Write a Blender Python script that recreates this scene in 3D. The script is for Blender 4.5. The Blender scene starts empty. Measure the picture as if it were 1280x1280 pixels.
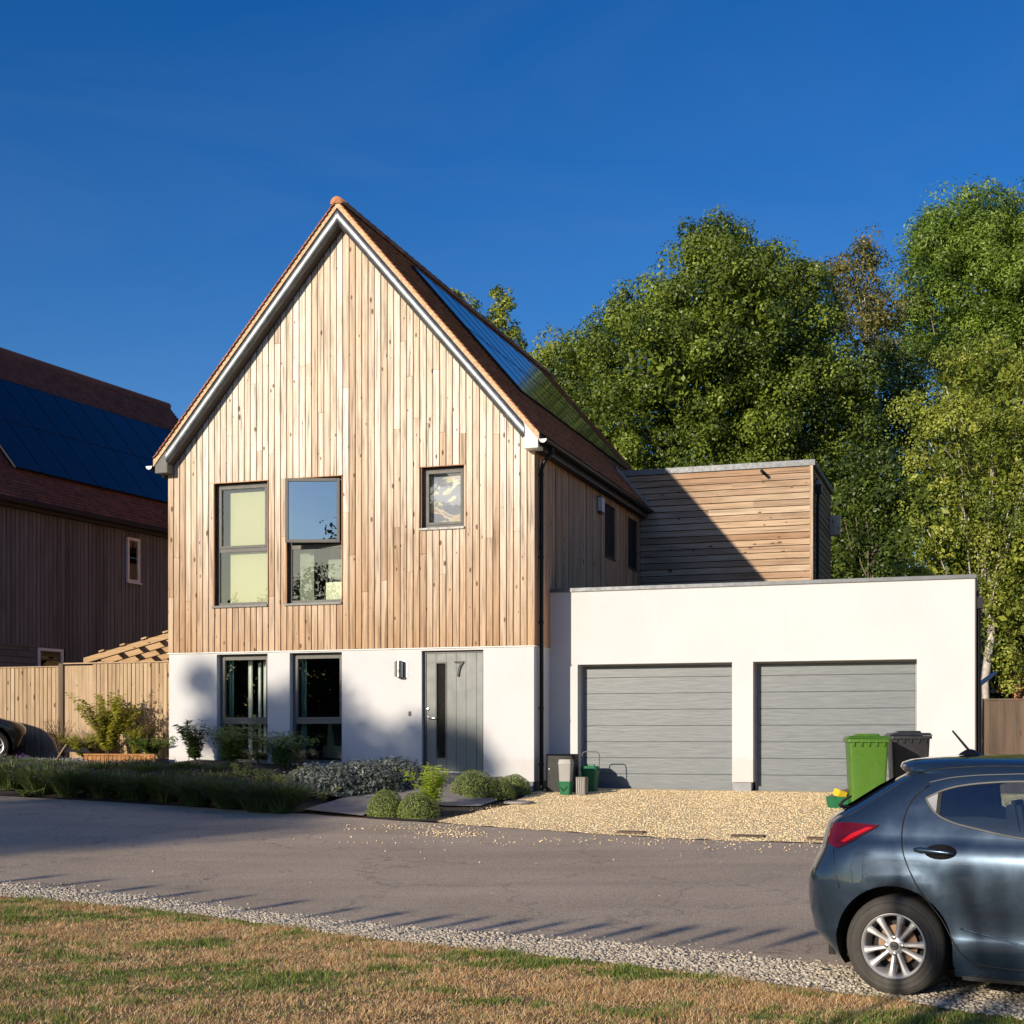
import bpy, bmesh, math, random
import numpy as np
from mathutils import Vector, Matrix

# ------------------------------------------------------------------ camera, sky, sun, exposure
R = math.radians
scn = bpy.context.scene
col = scn.collection
F, HY, CZ = 1778.0, 922.0, 1.61            # focal length and horizon of the photograph in pixels, eye height
TH = 0.3226                                # how far the house is turned from the picture plane
X0, Y0, ZT = 0.3679, 23.8648, 1.039        # front right corner of the house, level of its door threshold
CT, ST = math.cos(TH), math.sin(TH)
cd = bpy.data.cameras.new('camera'); cam = bpy.data.objects.new('camera', cd); col.objects.link(cam)
cam.location = (0, 0, CZ); cam.rotation_euler = (R(90), 0, 0)
cd.sensor_width = 36; cd.lens = F/1280*36; cd.shift_y = (HY-640)/1280; cd.clip_end = 2000; cd.clip_start = .05
scn.camera = cam
SUN_EL = 16.0
SUN = Vector((-.3746*CT - .9272*ST, .3746*ST - .9272*CT, 0)).normalized()     # horizontal direction to the sun
SUN_AZ = math.atan2(SUN.x, SUN.y)
w = bpy.data.worlds.new('World'); scn.world = w; w.use_nodes = True
nt = w.node_tree; bg = nt.nodes['Background']
sky = nt.nodes.new('ShaderNodeTexSky'); sky.sky_type = 'NISHITA'; sky.sun_disc = False
sky.sun_elevation = R(SUN_EL); sky.sun_rotation = SUN_AZ
sky.air_density = 1.0; sky.dust_density = 0.6; sky.ozone_density = 3.0; sky.altitude = 200
hs = nt.nodes.new('ShaderNodeHueSaturation'); hs.inputs['Hue'].default_value = .516; hs.inputs['Saturation'].default_value = 1.37; hs.inputs['Value'].default_value = 1.08   # the whole sky as deep a blue as the photograph's
nt.links.new(sky.outputs[0], hs.inputs['Color']); 
wc = nt.nodes.new('ShaderNodeTexCoord'); wm = nt.nodes.new('ShaderNodeMapping'); wm.inputs['Scale'].default_value = (1.2, 1.2, 4.5); wm.inputs['Rotation'].default_value = (.25, .1, 0)
wn = nt.nodes.new('ShaderNodeTexNoise'); wn.inputs['Scale'].default_value = 2.2; wn.inputs['Detail'].default_value = 7; wn.inputs['Roughness'].default_value = .62; wn.inputs['Distortion'].default_value = .8
wr = nt.nodes.new('ShaderNodeValToRGB'); wr.color_ramp.elements[0].position = .48; wr.color_ramp.elements[0].color = (0, 0, 0, 1); wr.color_ramp.elements[1].position = .85; wr.color_ramp.elements[1].color = (.035, .035, .035, 1)
wx = nt.nodes.new('ShaderNodeMix'); wx.data_type = 'RGBA'; wx.inputs[7].default_value = (5.0, 5.6, 6.2, 1)      # faint high wisps
nt.links.new(wc.outputs['Generated'], wm.inputs[0]); nt.links.new(wm.outputs[0], wn.inputs['Vector']); nt.links.new(wn.outputs[0], wr.inputs[0]); nt.links.new(wr.outputs[0], wx.inputs[0])
nt.links.new(hs.outputs[0], wx.inputs[6]); nt.links.new(wx.outputs[2], bg.inputs[0]); bg.inputs[1].default_value = 0.10
sd = bpy.data.lights.new('sun', 'SUN'); so = bpy.data.objects.new('sun', sd); col.objects.link(so)
sd.energy = 4.75; sd.angle = R(.53); sd.color = (1.0, .87, .70)
sv = Vector((SUN.x*math.cos(R(SUN_EL)), SUN.y*math.cos(R(SUN_EL)), math.sin(R(SUN_EL))))
so.rotation_euler = sv.to_track_quat('Z', 'Y').to_euler()
so.location = (-20, -20, 20)
scn.view_settings.view_transform = 'Standard'; scn.view_settings.look = 'None'
scn.view_settings.exposure = 0.2; scn.view_settings.gamma = 1; scn.view_settings.use_curve_mapping = False
scn.render.engine = 'CYCLES'
scn.cycles.max_bounces = 8; scn.cycles.transparent_max_bounces = 24

rnd = random.Random(7); NP = np.random.default_rng(7)

# ------------------------------------------------------------------ helpers
def link(o, parent=None):
    col.objects.link(o)
    if parent is not None: o.parent = parent
    return o
def tag(o, label=None, cat=None, group=None, kind=None):
    if label: o['label'] = label
    if cat: o['category'] = cat
    if group: o['group'] = group
    if kind: o['kind'] = kind
    return o
def empty(name, label, cat, loc=(0, 0, 0), rz=0, group=None):
    o = bpy.data.objects.new(name, None); o.location = loc; o.rotation_euler = (0, 0, rz)
    o.empty_display_size = .2
    link(o); return tag(o, label, cat, group)
def U(u, v, z=0):                          # house frame to world
    return Vector((X0+u*CT+v*ST, Y0-u*ST+v*CT, z))
def UV(x, y):
    return CT*(x-X0)-ST*(y-Y0), ST*(x-X0)+CT*(y-Y0)
def zuv(u, v):
    vv = max(min(v, 1.2), -22)
    return .0486*(vv+13.6)+.048*math.log(1+math.exp(min(-u, 22)))
def terr(x, y): return zuv(*UV(x, y))
def G(px, py):                             # a point of the sloping ground
    k = (px-640)/F; m = (HY-py)/F; lo, hi = 1, 200
    for _ in range(40):
        Y = (lo+hi)/2
        if CZ+m*Y > terr(k*Y, Y): lo = Y
        else: hi = Y
    return k*Y, Y
def at(px, py, Y): return Vector(((px-640)/F*Y, Y, CZ+(HY-py)/F*Y))

class MB:
    def __init__(s): s.v = []; s.f = []
    def box(s, x0, x1, y0, y1, z0, z1):
        n = len(s.v)
        s.v += [(x0,y0,z0),(x1,y0,z0),(x1,y1,z0),(x0,y1,z0),(x0,y0,z1),(x1,y0,z1),(x1,y1,z1),(x0,y1,z1)]
        s.f += [tuple(n+i for i in q) for q in ((0,3,2,1),(4,5,6,7),(0,1,5,4),(1,2,6,5),(2,3,7,6),(3,0,4,7))]
        return s
    def prism(s, poly, a, b, ax='y'):      # polygon (p,q) extruded from a to b along ax
        n = len(s.v); k = len(poly)
        for t in (a, b):
            for p, q in poly:
                s.v.append({'y': (p, t, q), 'x': (t, p, q), 'z': (p, q, t)}[ax])
        ar = sum(poly[i][0]*poly[(i+1) % k][1]-poly[(i+1) % k][0]*poly[i][1] for i in range(k))
        flip = (ar > 0) != (ax == 'y')
        A = list(range(n, n+k)); B = list(range(n+k, n+2*k))
        fs = [tuple(A), tuple(reversed(B))]+[(A[i], B[i], B[(i+1) % k], A[(i+1) % k]) for i in range(k)]
        if flip: fs = [tuple(reversed(f)) for f in fs]
        s.f += fs; return s
    def tube(s, pts, r, n=8, cap=True):
        pts = [Vector(p) for p in pts]; base = len(s.v); m = len(pts)
        rs = r if isinstance(r, (list, tuple)) else [r]*m
        prev = None
        for i, p in enumerate(pts):
            d = (pts[min(i+1, m-1)]-pts[max(i-1, 0)]).normalized()
            if prev is None:
                up = Vector((0, 0, 1)) if abs(d.z) < .9 else Vector((1, 0, 0)); a = d.cross(up).normalized()
            else: a = (prev-d*prev.dot(d)).normalized()
            prev = a; b = d.cross(a)
            for j in range(n):
                t = 2*math.pi*j/n; s.v.append(tuple(p+a*(rs[i]*math.cos(t))+b*(rs[i]*math.sin(t))))
        for i in range(m-1):
            for j in range(n):
                q = base+i*n; s.f.append((q+j, q+(j+1) % n, q+n+(j+1) % n, q+n+j))
        if cap:
            s.f.append(tuple(reversed(range(base, base+n)))); s.f.append(tuple(range(base+(m-1)*n, base+m*n)))
        return s
    def lathe(s, prof, n=24, c=(0, 0, 0), ax='z', cap=True):
        base = len(s.v); m = len(prof)
        for r, h in prof:
            for j in range(n):
                t = 2*math.pi*j/n; x, y = r*math.cos(t), r*math.sin(t)
                p = {'z': (x, y, h), 'y': (x, h, y), 'x': (h, x, y)}[ax]
                s.v.append((c[0]+p[0], c[1]+p[1], c[2]+p[2]))
        for i in range(m-1):
            for j in range(n):
                q = base+i*n; s.f.append((q+j, q+(j+1) % n, q+n+(j+1) % n, q+n+j))
        if cap:
            s.f.append(tuple(reversed(range(base, base+n)))); s.f.append(tuple(range(base+(m-1)*n, base+m*n)))
        return s
    def grid(s, rows):
        base = len(s.v); n = len(rows[0])
        for r in rows: s.v += [tuple(p) for p in r]
        for i in range(len(rows)-1):
            for j in range(n-1):
                q = base+i*n+j; s.f.append((q, q+1, q+n+1, q+n))
        return s
    def build(s, name, m, parent=None, smooth=False, bevel=0, loc=None, kind=None, label=None):
        me = bpy.data.meshes.new(name); me.from_pydata(s.v, [], s.f); me.update()
        bm = bmesh.new(); bm.from_mesh(me); bmesh.ops.recalc_face_normals(bm, faces=bm.faces)
        if bevel:
            bmesh.ops.bevel(bm, geom=[e for e in bm.edges if len(e.link_faces) == 2 and e.calc_face_angle(0) > .5],
                            offset=bevel, segments=2, affect='EDGES', clamp_overlap=True)
        bm.to_mesh(me); bm.free()
        if smooth:
            me.shade_smooth()
            if smooth == 'auto': me.set_sharp_from_angle(angle=R(38))
        me.materials.append(m)
        o = bpy.data.objects.new(name, me); link(o, parent)
        if loc is not None: o.location = loc
        if kind: o['kind'] = kind
        if label: o['label'] = label
        return o
def dup(o, parent=None, loc=None, rz=None, label=None, group=None):
    c = o.copy(); col.objects.link(c)
    if parent is not None: c.parent = parent
    if loc is not None: c.location = loc
    if rz is not None: c.rotation_euler = (0, 0, rz)
    if label: c['label'] = label
    if group: c['group'] = group
    for ch in list(o.children): dup(ch, c)
    return c

# ------------------------------------------------------------------ materials
def newmat(name):
    m = bpy.data.materials.new(name); m.use_nodes = True
    t = m.node_tree; b = t.nodes['Principled BSDF']; return m, t, b
def nd(t, k, **kw):
    n = t.nodes.new(k)
    for a, v in kw.items(): setattr(n, a, v)
    return n
def mth(t, op, a, b=None, c=None):
    n = nd(t, 'ShaderNodeMath', operation=op)
    for i, x in enumerate((a, b, c)):
        if x is None: continue
        if isinstance(x, (int, float)): n.inputs[i].default_value = x
        else: t.links.new(x, n.inputs[i])
    return n.outputs[0]
def ramp(t, fac, stops):
    n = nd(t, 'ShaderNodeValToRGB'); e = n.color_ramp.elements
    while len(e) < len(stops): e.new(.5)
    for i, (p, c) in enumerate(stops):
        e[i].position = p; e[i].color = (*c, 1) if not isinstance(c, (int, float)) else (c, c, c, 1)
    t.links.new(fac, n.inputs[0]); return n.outputs[0]
def mix(t, fac, a, b, mode='MIX'):
    n = nd(t, 'ShaderNodeMix', data_type='RGBA', blend_type=mode)
    for s, x in ((0, fac), (6, a), (7, b)):
        if isinstance(x, (int, float)): n.inputs[s].default_value = x if s == 0 else (x, x, x, 1)
        elif isinstance(x, tuple): n.inputs[s].default_value = (*x, 1)
        else: t.links.new(x, n.inputs[s])
    return n.outputs[2]
def coord(t, scale=(1, 1, 1), kind='Object', offset=None):
    c = nd(t, 'ShaderNodeTexCoord'); src = c.outputs[kind]
    if offset is not None:
        a = nd(t, 'ShaderNodeVectorMath', operation='ADD'); t.links.new(src, a.inputs[0]); t.links.new(offset, a.inputs[1]); src = a.outputs[0]
    mp = nd(t, 'ShaderNodeMapping'); mp.inputs['Scale'].default_value = scale; t.links.new(src, mp.inputs[0]); return mp.outputs[0]
def noise(t, vec, scale, detail=4, rough=.55, dist=0):
    n = nd(t, 'ShaderNodeTexNoise'); n.inputs['Scale'].default_value = scale; n.inputs['Detail'].default_value = detail
    n.inputs['Roughness'].default_value = rough; n.inputs['Distortion'].default_value = dist
    t.links.new(vec, n.inputs['Vector']); return n.outputs[0]
def bump(t, b, h, strength=.3, dist=.01):
    n = nd(t, 'ShaderNodeBump'); n.inputs['Strength'].default_value = strength; n.inputs['Distance'].default_value = dist
    t.links.new(h, n.inputs['Height']); t.links.new(n.outputs[0], b.inputs['Normal'])
def piece_random(t):
    g = nd(t, 'ShaderNodeNewGeometry'); o = nd(t, 'ShaderNodeObjectInfo')
    return mth(t, 'FRACT', mth(t, 'ADD', mth(t, 'MULTIPLY', g.outputs['Random Per Island'], 7.13), mth(t, 'MULTIPLY', o.outputs['Random'], 13.7)))

def plain(name, c, rough=.5, metal=0, var=.12, scale=6, bumpd=0, coat=0, spec=.5, grime=None):
    m, t, b = newmat(name)
    n = noise(t, coord(t), scale, 5)
    lo = tuple(x*(1-var) for x in c); hi = tuple(min(1, x*(1+var)) for x in c)
    cc = ramp(t, n, [(.3, lo), (.7, hi)])
    if grime:
        n2 = noise(t, coord(t, (1, 1, .4)), 2.2, 6, .7)
        cc = mix(t, ramp(t, n2, [(.5, 0.), (.75, 1.)]), cc, grime)
    t.links.new(cc, b.inputs['Base Color'])
    t.links.new(ramp(t, noise(t, coord(t), scale*2.3, 3), [(.3, max(0, rough-.08)), (.7, min(1, rough+.08))]), b.inputs['Roughness'])
    b.inputs['Metallic'].default_value = metal; b.inputs['Coat Weight'].default_value = coat; b.inputs['Coat Roughness'].default_value = .04
    b.inputs['Specular IOR Level'].default_value = spec
    if bumpd: bump(t, b, noise(t, coord(t), scale*14, 4), .5, bumpd)
    return m

def wood(name, tones, knot=(.09, .045, .02), grain='z', rough=.75, weather=None, knots=True, finev=.3):
    """tones: board-to-board colours; weather: (local z, height of the fade, colour) for boards browner lower down"""
    m, t, b = newmat(name)
    pr = piece_random(t)
    cmb = nd(t, 'ShaderNodeCombineXYZ')
    for i in range(3): t.links.new(mth(t, 'MULTIPLY', pr, (17., 9.3, 23.)[i]), cmb.inputs[i])
    sc = {'z': (26, 26, .9), 'x': (.9, 26, 26), 'y': (26, .9, 26)}[grain]
    g1 = noise(t, coord(t, sc, offset=cmb.outputs[0]), 1.0, 6, .6, .6)
    stops = [(i/(max(1, len(tones)-1)), c) for i, c in enumerate(tones)]
    pr2 = mth(t, 'FRACT', mth(t, 'MULTIPLY', pr, 5.77))
    base = ramp(t, pr2, stops)
    if weather:
        zc, h, wc = weather
        s = nd(t, 'ShaderNodeSeparateXYZ'); tc = nd(t, 'ShaderNodeTexCoord'); t.links.new(tc.outputs['Object'], s.inputs[0])
        zz = mth(t, 'ADD', s.outputs['Z'], mth(t, 'MULTIPLY', mth(t, 'SUBTRACT', noise(t, coord(t, (3, 3, .5)), 1., 3), .5), 2.2))
        f = mth(t, 'DIVIDE', mth(t, 'SUBTRACT', zc+h, zz), h); f = mth(t, 'MINIMUM', mth(t, 'MAXIMUM', f, 0), 1)
        base = mix(t, mth(t, 'MULTIPLY', f, .85), base, wc, 'MULTIPLY')
    lo = .5+finev*.1
    c = mix(t, 1.0, base, ramp(t, g1, [(.30, 1-finev), (.43, 1-finev*.35), (.6, 1.05)]), 'MULTIPLY')
    blot = noise(t, coord(t, {'z': (5, 5, 1.1), 'x': (1.1, 5, 5), 'y': (5, 1.1, 5)}[grain], offset=cmb.outputs[0]), 1., 4, .6)
    c = mix(t, 1.0, c, ramp(t, blot, [(.28, (.74, .68, .62)), (.46, (.93, .91, .89)), (.6, 1.0)]), 'MULTIPLY')
    if knots:
        v = nd(t, 'ShaderNodeTexVoronoi'); v.inputs['Scale'].default_value = 1
        t.links.new(coord(t, {'z': (7.5, 7.5, 3.2), 'x': (3.2, 7.5, 7.5), 'y': (7.5, 3.2, 7.5)}[grain], offset=cmb.outputs[0]), v.inputs['Vector'])
        s = nd(t, 'ShaderNodeSeparateColor'); t.links.new(v.outputs['Color'], s.inputs[0])
        on = mth(t, 'GREATER_THAN', s.outputs[0], .22)
        rad = mth(t, 'ADD', mth(t, 'MULTIPLY', s.outputs[1], .15), .06)
        k = mth(t, 'SUBTRACT', 1, mth(t, 'DIVIDE', v.outputs['Distance'], rad)); k = mth(t, 'MINIMUM', mth(t, 'MAXIMUM', mth(t, 'MULTIPLY', k, 3), 0), 1)
        k = mth(t, 'MULTIPLY', mth(t, 'MULTIPLY', k, on), .85)
        c = mix(t, k, c, knot)
    t.links.new(c, b.inputs['Base Color']); b.inputs['Roughness'].default_value = rough; b.inputs['Specular IOR Level'].default_value = .25
    bump(t, b, g1, .35, .004); return m

def glass(name, tint=(.55, .65, .62), ior=1.55, rough=0, extra=.05):
    m = bpy.data.materials.new(name); m.use_nodes = True; t = m.node_tree; t.nodes.clear()
    o = nd(t, 'ShaderNodeOutputMaterial'); mx = nd(t, 'ShaderNodeMixShader'); g = nd(t, 'ShaderNodeBsdfGlossy'); tr = nd(t, 'ShaderNodeBsdfTransparent')
    fr = nd(t, 'ShaderNodeFresnel'); fr.inputs[0].default_value = ior
    nb = nd(t, 'ShaderNodeBump'); nb.inputs['Strength'].default_value = .06; nb.inputs['Distance'].default_value = .02
    t.links.new(noise(t, coord(t), 1.3, 1), nb.inputs['Height']); t.links.new(nb.outputs[0], g.inputs['Normal'])
    g.inputs['Roughness'].default_value = rough; g.inputs['Color'].default_value = (.95, .97, 1, 1)
    tr.inputs[0].default_value = (*tint, 1)
    t.links.new(mth(t, 'MINIMUM', mth(t, 'ADD', fr.outputs[0], extra), 1), mx.inputs[0])
    t.links.new(tr.outputs[0], mx.inputs[1]); t.links.new(g.outputs[0], mx.inputs[2]); t.links.new(mx.outputs[0], o.inputs[0]); return m

def leafmat(name, dark, light, trans=.22, rough=.45):
    m = bpy.data.materials.new(name); m.use_nodes = True; t = m.node_tree; b = t.nodes['Principled BSDF']; o = t.nodes['Material Output']
    a = nd(t, 'ShaderNodeAttribute', attribute_name='tint')
    c = mix(t, a.outputs['Fac'], dark, light)
    t.links.new(c, b.inputs['Base Color']); b.inputs['Roughness'].default_value = rough; b.inputs['Specular IOR Level'].default_value = .4
    tl = nd(t, 'ShaderNodeBsdfTranslucent'); t.links.new(mix(t, 1., c, (1.0, 1.0, .55), 'MULTIPLY'), tl.inputs[0])
    mx = nd(t, 'ShaderNodeMixShader'); mx.inputs[0].default_value = trans
    t.links.new(b.outputs[0], mx.inputs[1]); t.links.new(tl.outputs[0], mx.inputs[2]); t.links.new(mx.outputs[0], o.inputs[0]); return m

M = {}
M['board'] = wood('larch_boards', [(.70, .57, .43), (.84, .75, .63), (.90, .83, .73), (.72, .60, .46), (.86, .77, .65), (.60, .46, .33), (.80, .70, .57), (.92, .86, .78)],
                  weather=(2.1, 3.6, (.60, .43, .28)), finev=.64)
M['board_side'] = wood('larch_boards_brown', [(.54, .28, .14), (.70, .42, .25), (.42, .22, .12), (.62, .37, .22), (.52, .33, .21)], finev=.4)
M['board_box'] = wood('larch_boards_horizontal', [(.56, .40, .26), (.38, .26, .17), (.60, .47, .33), (.40, .25, .15), (.48, .35, .24), (.62, .45, .29), (.33, .24, .17)], grain='x', finev=.55)
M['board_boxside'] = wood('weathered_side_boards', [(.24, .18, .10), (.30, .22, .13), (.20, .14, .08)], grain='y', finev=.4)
M['darkboard'] = wood('brown_stained_boards', [(.16, .15, .155), (.20, .188, .19), (.12, .113, .118), (.18, .17, .172)], finev=.35, knots=False)
M['fence'] = wood('fence_timber', [(.50, .36, .22), (.44, .32, .20), (.54, .41, .26), (.40, .28, .17)], finev=.34)
M['fence_grey'] = wood('old_fence_timber', [(.13, .095, .07), (.16, .115, .085), (.11, .08, .06)], finev=.4)
M['sleeper'] = wood('planter_timber', [(.42, .20, .07), (.36, .17, .06), (.46, .24, .10)], finev=.35)
M['pergola'] = wood('pergola_timber', [(.50, .34, .18), (.45, .30, .16)], grain='x', finev=.3)

def render_wall():
    m, t, b = newmat('white_render')
    n = noise(t, coord(t), .9, 5, .6); n2 = noise(t, coord(t, (1, 1, .25)), 3., 5, .6)
    c = ramp(t, n, [(.3, (.575, .58, .59)), (.7, (.625, .63, .635))])
    c = mix(t, ramp(t, n2, [(.45, 0.), (.8, .22)]), c, (.60, .58, .55))
    sp = nd(t, 'ShaderNodeSeparateXYZ'); tc = nd(t, 'ShaderNodeTexCoord'); t.links.new(tc.outputs['Object'], sp.inputs[0])
    z = mth(t, 'ADD', sp.outputs['Z'], mth(t, 'MULTIPLY', noise(t, coord(t), 5., 5, .7), -.35))      # splash dirt along the foot
    c = mix(t, ramp(t, z, [(0., .22), (.08, 0.)]), c, (.40, .35, .28))
    st = noise(t, coord(t, (9, 9, .22)), 1.6, 5, .65); c = mix(t, ramp(t, st, [(.60, 0.), (.78, .16)]), c, (.42, .39, .35))
    t.links.new(c, b.inputs['Base Color']); b.inputs['Roughness'].default_value = .85; b.inputs['Specular IOR Level'].default_value = .2
    bump(t, b, mth(t, 'ADD', noise(t, coord(t), 160, 3), mth(t, 'MULTIPLY', noise(t, coord(t), 6, 4), 2.)), .35, .003); return m
M['render'] = render_wall()
M['plinth'] = plain('blue_grey_plinth', (.13, .14, .16), .7, bumpd=.002)
M['plinth_light'] = plain('grey_pillar_foot', (.30, .31, .33), .8, bumpd=.002)
M['membrane'] = plain('black_membrane', (.012, .011, .010), .9)
M['trim_white'] = plain('white_drip_trim', (.72, .70, .68), .5)
M['frame'] = plain('grey_window_frame', (.15, .15, .14), .6, var=.06, spec=.25)
M['frame_dark'] = plain('dark_grey_metal', (.055, .058, .062), .35, var=.1)
M['black'] = plain('black_plastic', (.006, .006, .007), .45, var=.2, spec=.3)
M['zinc'] = plain('galvanised_metal', (.15, .165, .18), .42, metal=.8, var=.25, scale=5, bumpd=.0006)
M['coping'] = plain('grey_coping_metal', (.12, .13, .145), .45, metal=.35, var=.1)
M['chrome'] = plain('brushed_steel', (.38, .38, .38), .30, metal=1, var=.05)
M['soffit'] = plain('dark_soffit', (.035, .026, .022), .7)
M['numeral'] = plain('dull_steel_number', (.04, .042, .045), .6)
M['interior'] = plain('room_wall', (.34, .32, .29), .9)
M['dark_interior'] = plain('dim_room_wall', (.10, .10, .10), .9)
M['room_floor'] = plain('room_floor', (.12, .09, .07), .6)
M['blind'] = plain('pale_green_blind', (.47, .46, .32), .9, var=.03)
M['curtain'] = plain('pale_curtain', (.80, .84, .86), .9, var=.05)
M['furniture'] = plain('grey_green_cushion', (.22, .25, .22), .9)
M['card'] = plain('cream_card', (.68, .70, .58), .8)
M['glass'] = glass('window_glass', (.92, .94, .90), 1.5, 0, .02)
M['glass_up'] = glass('open_window_glass', (.55, .62, .60), 1.6, 0, .38)
M['glass_car'] = glass('car_glass', (.80, .86, .85), 1.5, 0, .04)

def tilemat(name, tones):
    m, t, b = newmat(name)
    pr = piece_random(t)
    c = ramp(t, pr, [(i/(len(tones)-1), x) for i, x in enumerate(tones)])
    c = mix(t, 1., c, ramp(t, noise(t, coord(t), 3, 5), [(.3, .75), (.7, 1.1)]), 'MULTIPLY')
    t.links.new(c, b.inputs['Base Color']); b.inputs['Roughness'].default_value = .8
    bump(t, b, noise(t, coord(t), 60, 3), .4, .003); return m
M['tile'] = tilemat('clay_roof_tiles', [(.40, .14, .06), (.50, .20, .085), (.33, .11, .05), (.56, .26, .12), (.42, .16, .08)])
M['mortar'] = plain('pale_verge_mortar', (.60, .42, .26), .9, var=.3, scale=20)
M['tile_left'] = tilemat('brown_roof_tiles', [(.16, .075, .052), (.21, .10, .065), (.13, .06, .045), (.18, .085, .058)])
def solarmat():
    m, t, b = newmat('solar_panel_glass')
    c = coord(t, (1, 1, 1))
    n = noise(t, c, 2., 3)
    t.links.new(ramp(t, n, [(.3, (.006, .010, .028)), (.7, (.010, .018, .045))]), b.inputs['Base Color'])
    b.inputs['Roughness'].default_value = .10; b.inputs['IOR'].default_value = 1.36
    b.inputs['Coat Weight'].default_value = .0
    return m
M['solar'] = solarmat()

def doormat():
    m, t, b = newmat('embossed_garage_door')
    pr = piece_random(t)
    cmb = nd(t, 'ShaderNodeCombineXYZ'); t.links.new(mth(t, 'MULTIPLY', pr, 31.), cmb.inputs[0]); t.links.new(mth(t, 'MULTIPLY', pr, 11.), cmb.inputs[2])
    g = noise(t, coord(t, (2.6, 1, 34), offset=cmb.outputs[0]), 1., 5, .6, .5)
    t.links.new(ramp(t, g, [(.3, (.115, .135, .15)), (.72, (.175, .20, .215))]), b.inputs['Base Color']); b.inputs['Roughness'].default_value = .42
    bump(t, b, g, .6, .004); return m
M['gdoor'] = doormat()
M['door'] = plain('painted_front_door', (.15, .17, .165), .45, var=.05, scale=3)

def asphaltmat():
    m, t, b = newmat('worn_asphalt')
    c = coord(t); n = noise(t, c, .35, 6, .6); f = noise(t, c, 90, 3, .7); d = noise(t, coord(t, (1, 1, 1)), 1.7, 5, .65)
    a = ramp(t, n, [(.3, (.42, .335, .245)), (.7, (.56, .45, .335))])
    a = mix(t, 1., a, ramp(t, f, [(.36, .42), (.62, 1.25)]), 'MULTIPLY')
    a = mix(t, ramp(t, d, [(.55, 0.), (.75, .35)]), a, (.54, .43, .32))
    v = nd(t, 'ShaderNodeTexVoronoi'); v.inputs['Scale'].default_value = 55; t.links.new(c, v.inputs['Vector'])
    s = nd(t, 'ShaderNodeSeparateColor'); t.links.new(v.outputs['Color'], s.inputs[0])
    k = mth(t, 'MULTIPLY', mth(t, 'GREATER_THAN', s.outputs[0], .90), mth(t, 'LESS_THAN', v.outputs['Distance'], .35))
    a = mix(t, k, a, (.62, .55, .45))
    mp = nd(t, 'ShaderNodeMapping'); mp.inputs['Rotation'].default_value = (0, 0, .63); mp.inputs['Scale'].default_value = (.10, 1.1, 1); tc = nd(t, 'ShaderNodeTexCoord'); t.links.new(tc.outputs['Object'], mp.inputs[0])
    a = mix(t, 1., a, ramp(t, noise(t, mp.outputs[0], 1.3, 4, .55), [(.35, .90), (.5, 1.), (.65, 1.05)]), 'MULTIPLY')      # wheel tracks along the road
    v2 = nd(t, 'ShaderNodeTexVoronoi', feature='DISTANCE_TO_EDGE'); v2.inputs['Scale'].default_value = .55
    wv = nd(t, 'ShaderNodeVectorMath', operation='ADD'); t.links.new(c, wv.inputs[0]); cx_ = nd(t, 'ShaderNodeCombineXYZ'); t.links.new(noise(t, c, 3, 4), cx_.inputs[0]); t.links.new(noise(t, c, 2.3, 4), cx_.inputs[1]); t.links.new(cx_.outputs[0], wv.inputs[1]); t.links.new(wv.outputs[0], v2.inputs['Vector'])
    a = mix(t, 1., a, ramp(t, v2.outputs['Distance'], [(.002, .62), (.009, 1.)]), 'MULTIPLY')      # fine cracks
    t.links.new(a, b.inputs['Base Color']); b.inputs['Roughness'].default_value = .88; b.inputs['Specular IOR Level'].default_value = .25
    bump(t, b, mth(t, 'ADD', mth(t, 'MULTIPLY', f, .7), n), .6, .008); return m
M['asphalt'] = asphaltmat()
def gravelmat(name, a1, a2, a3, sc, bd):
    m, t, b = newmat(name)
    c = coord(t); v = nd(t, 'ShaderNodeTexVoronoi'); v.inputs['Scale'].default_value = sc; t.links.new(c, v.inputs['Vector'])
    s = nd(t, 'ShaderNodeSeparateColor'); t.links.new(v.outputs['Color'], s.inputs[0])
    k = ramp(t, s.outputs[0], [(0, a1), (.5, a2), (1, a3)])
    k = mix(t, 1., k, ramp(t, noise(t, c, .8, 4), [(.3, .8), (.7, 1.1)]), 'MULTIPLY')
    t.links.new(k, b.inputs['Base Color']); b.inputs['Roughness'].default_value = .85
    h = mth(t, 'SUBTRACT', 1, v.outputs['Distance']); bump(t, b, h, 1., bd); return m
M['gravel'] = gravelmat('golden_gravel', (.66, .46, .20), (.82, .62, .32), (.90, .76, .50), 48, .012)
M['stonebase'] = gravelmat('limestone_chippings_bed', (.28, .25, .21), (.42, .38, .32), (.22, .19, .16), 30, .03)
def stonemat(name, tones):
    m, t, b = newmat(name)
    c = ramp(t, piece_random(t), [(i/(len(tones)-1), x) for i, x in enumerate(tones)])
    c = mix(t, 1., c, ramp(t, noise(t, coord(t), 30, 4), [(.3, .75), (.7, 1.1)]), 'MULTIPLY')
    t.links.new(c, b.inputs['Base Color']); b.inputs['Roughness'].default_value = .85; return m
M['stone'] = stonemat('limestone_chippings', [(.46, .40, .31), (.56, .50, .40), (.28, .23, .17), (.48, .41, .30), (.64, .58, .48), (.36, .31, .24)])
M['gravelstone'] = stonemat('golden_pebbles', [(.80, .58, .28), (.90, .74, .46), (.62, .42, .18), (.92, .82, .60), (.84, .64, .34)])
M['soil'] = plain('dark_soil', (.035, .026, .019), .95, var=.5, scale=14, bumpd=.02)
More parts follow.
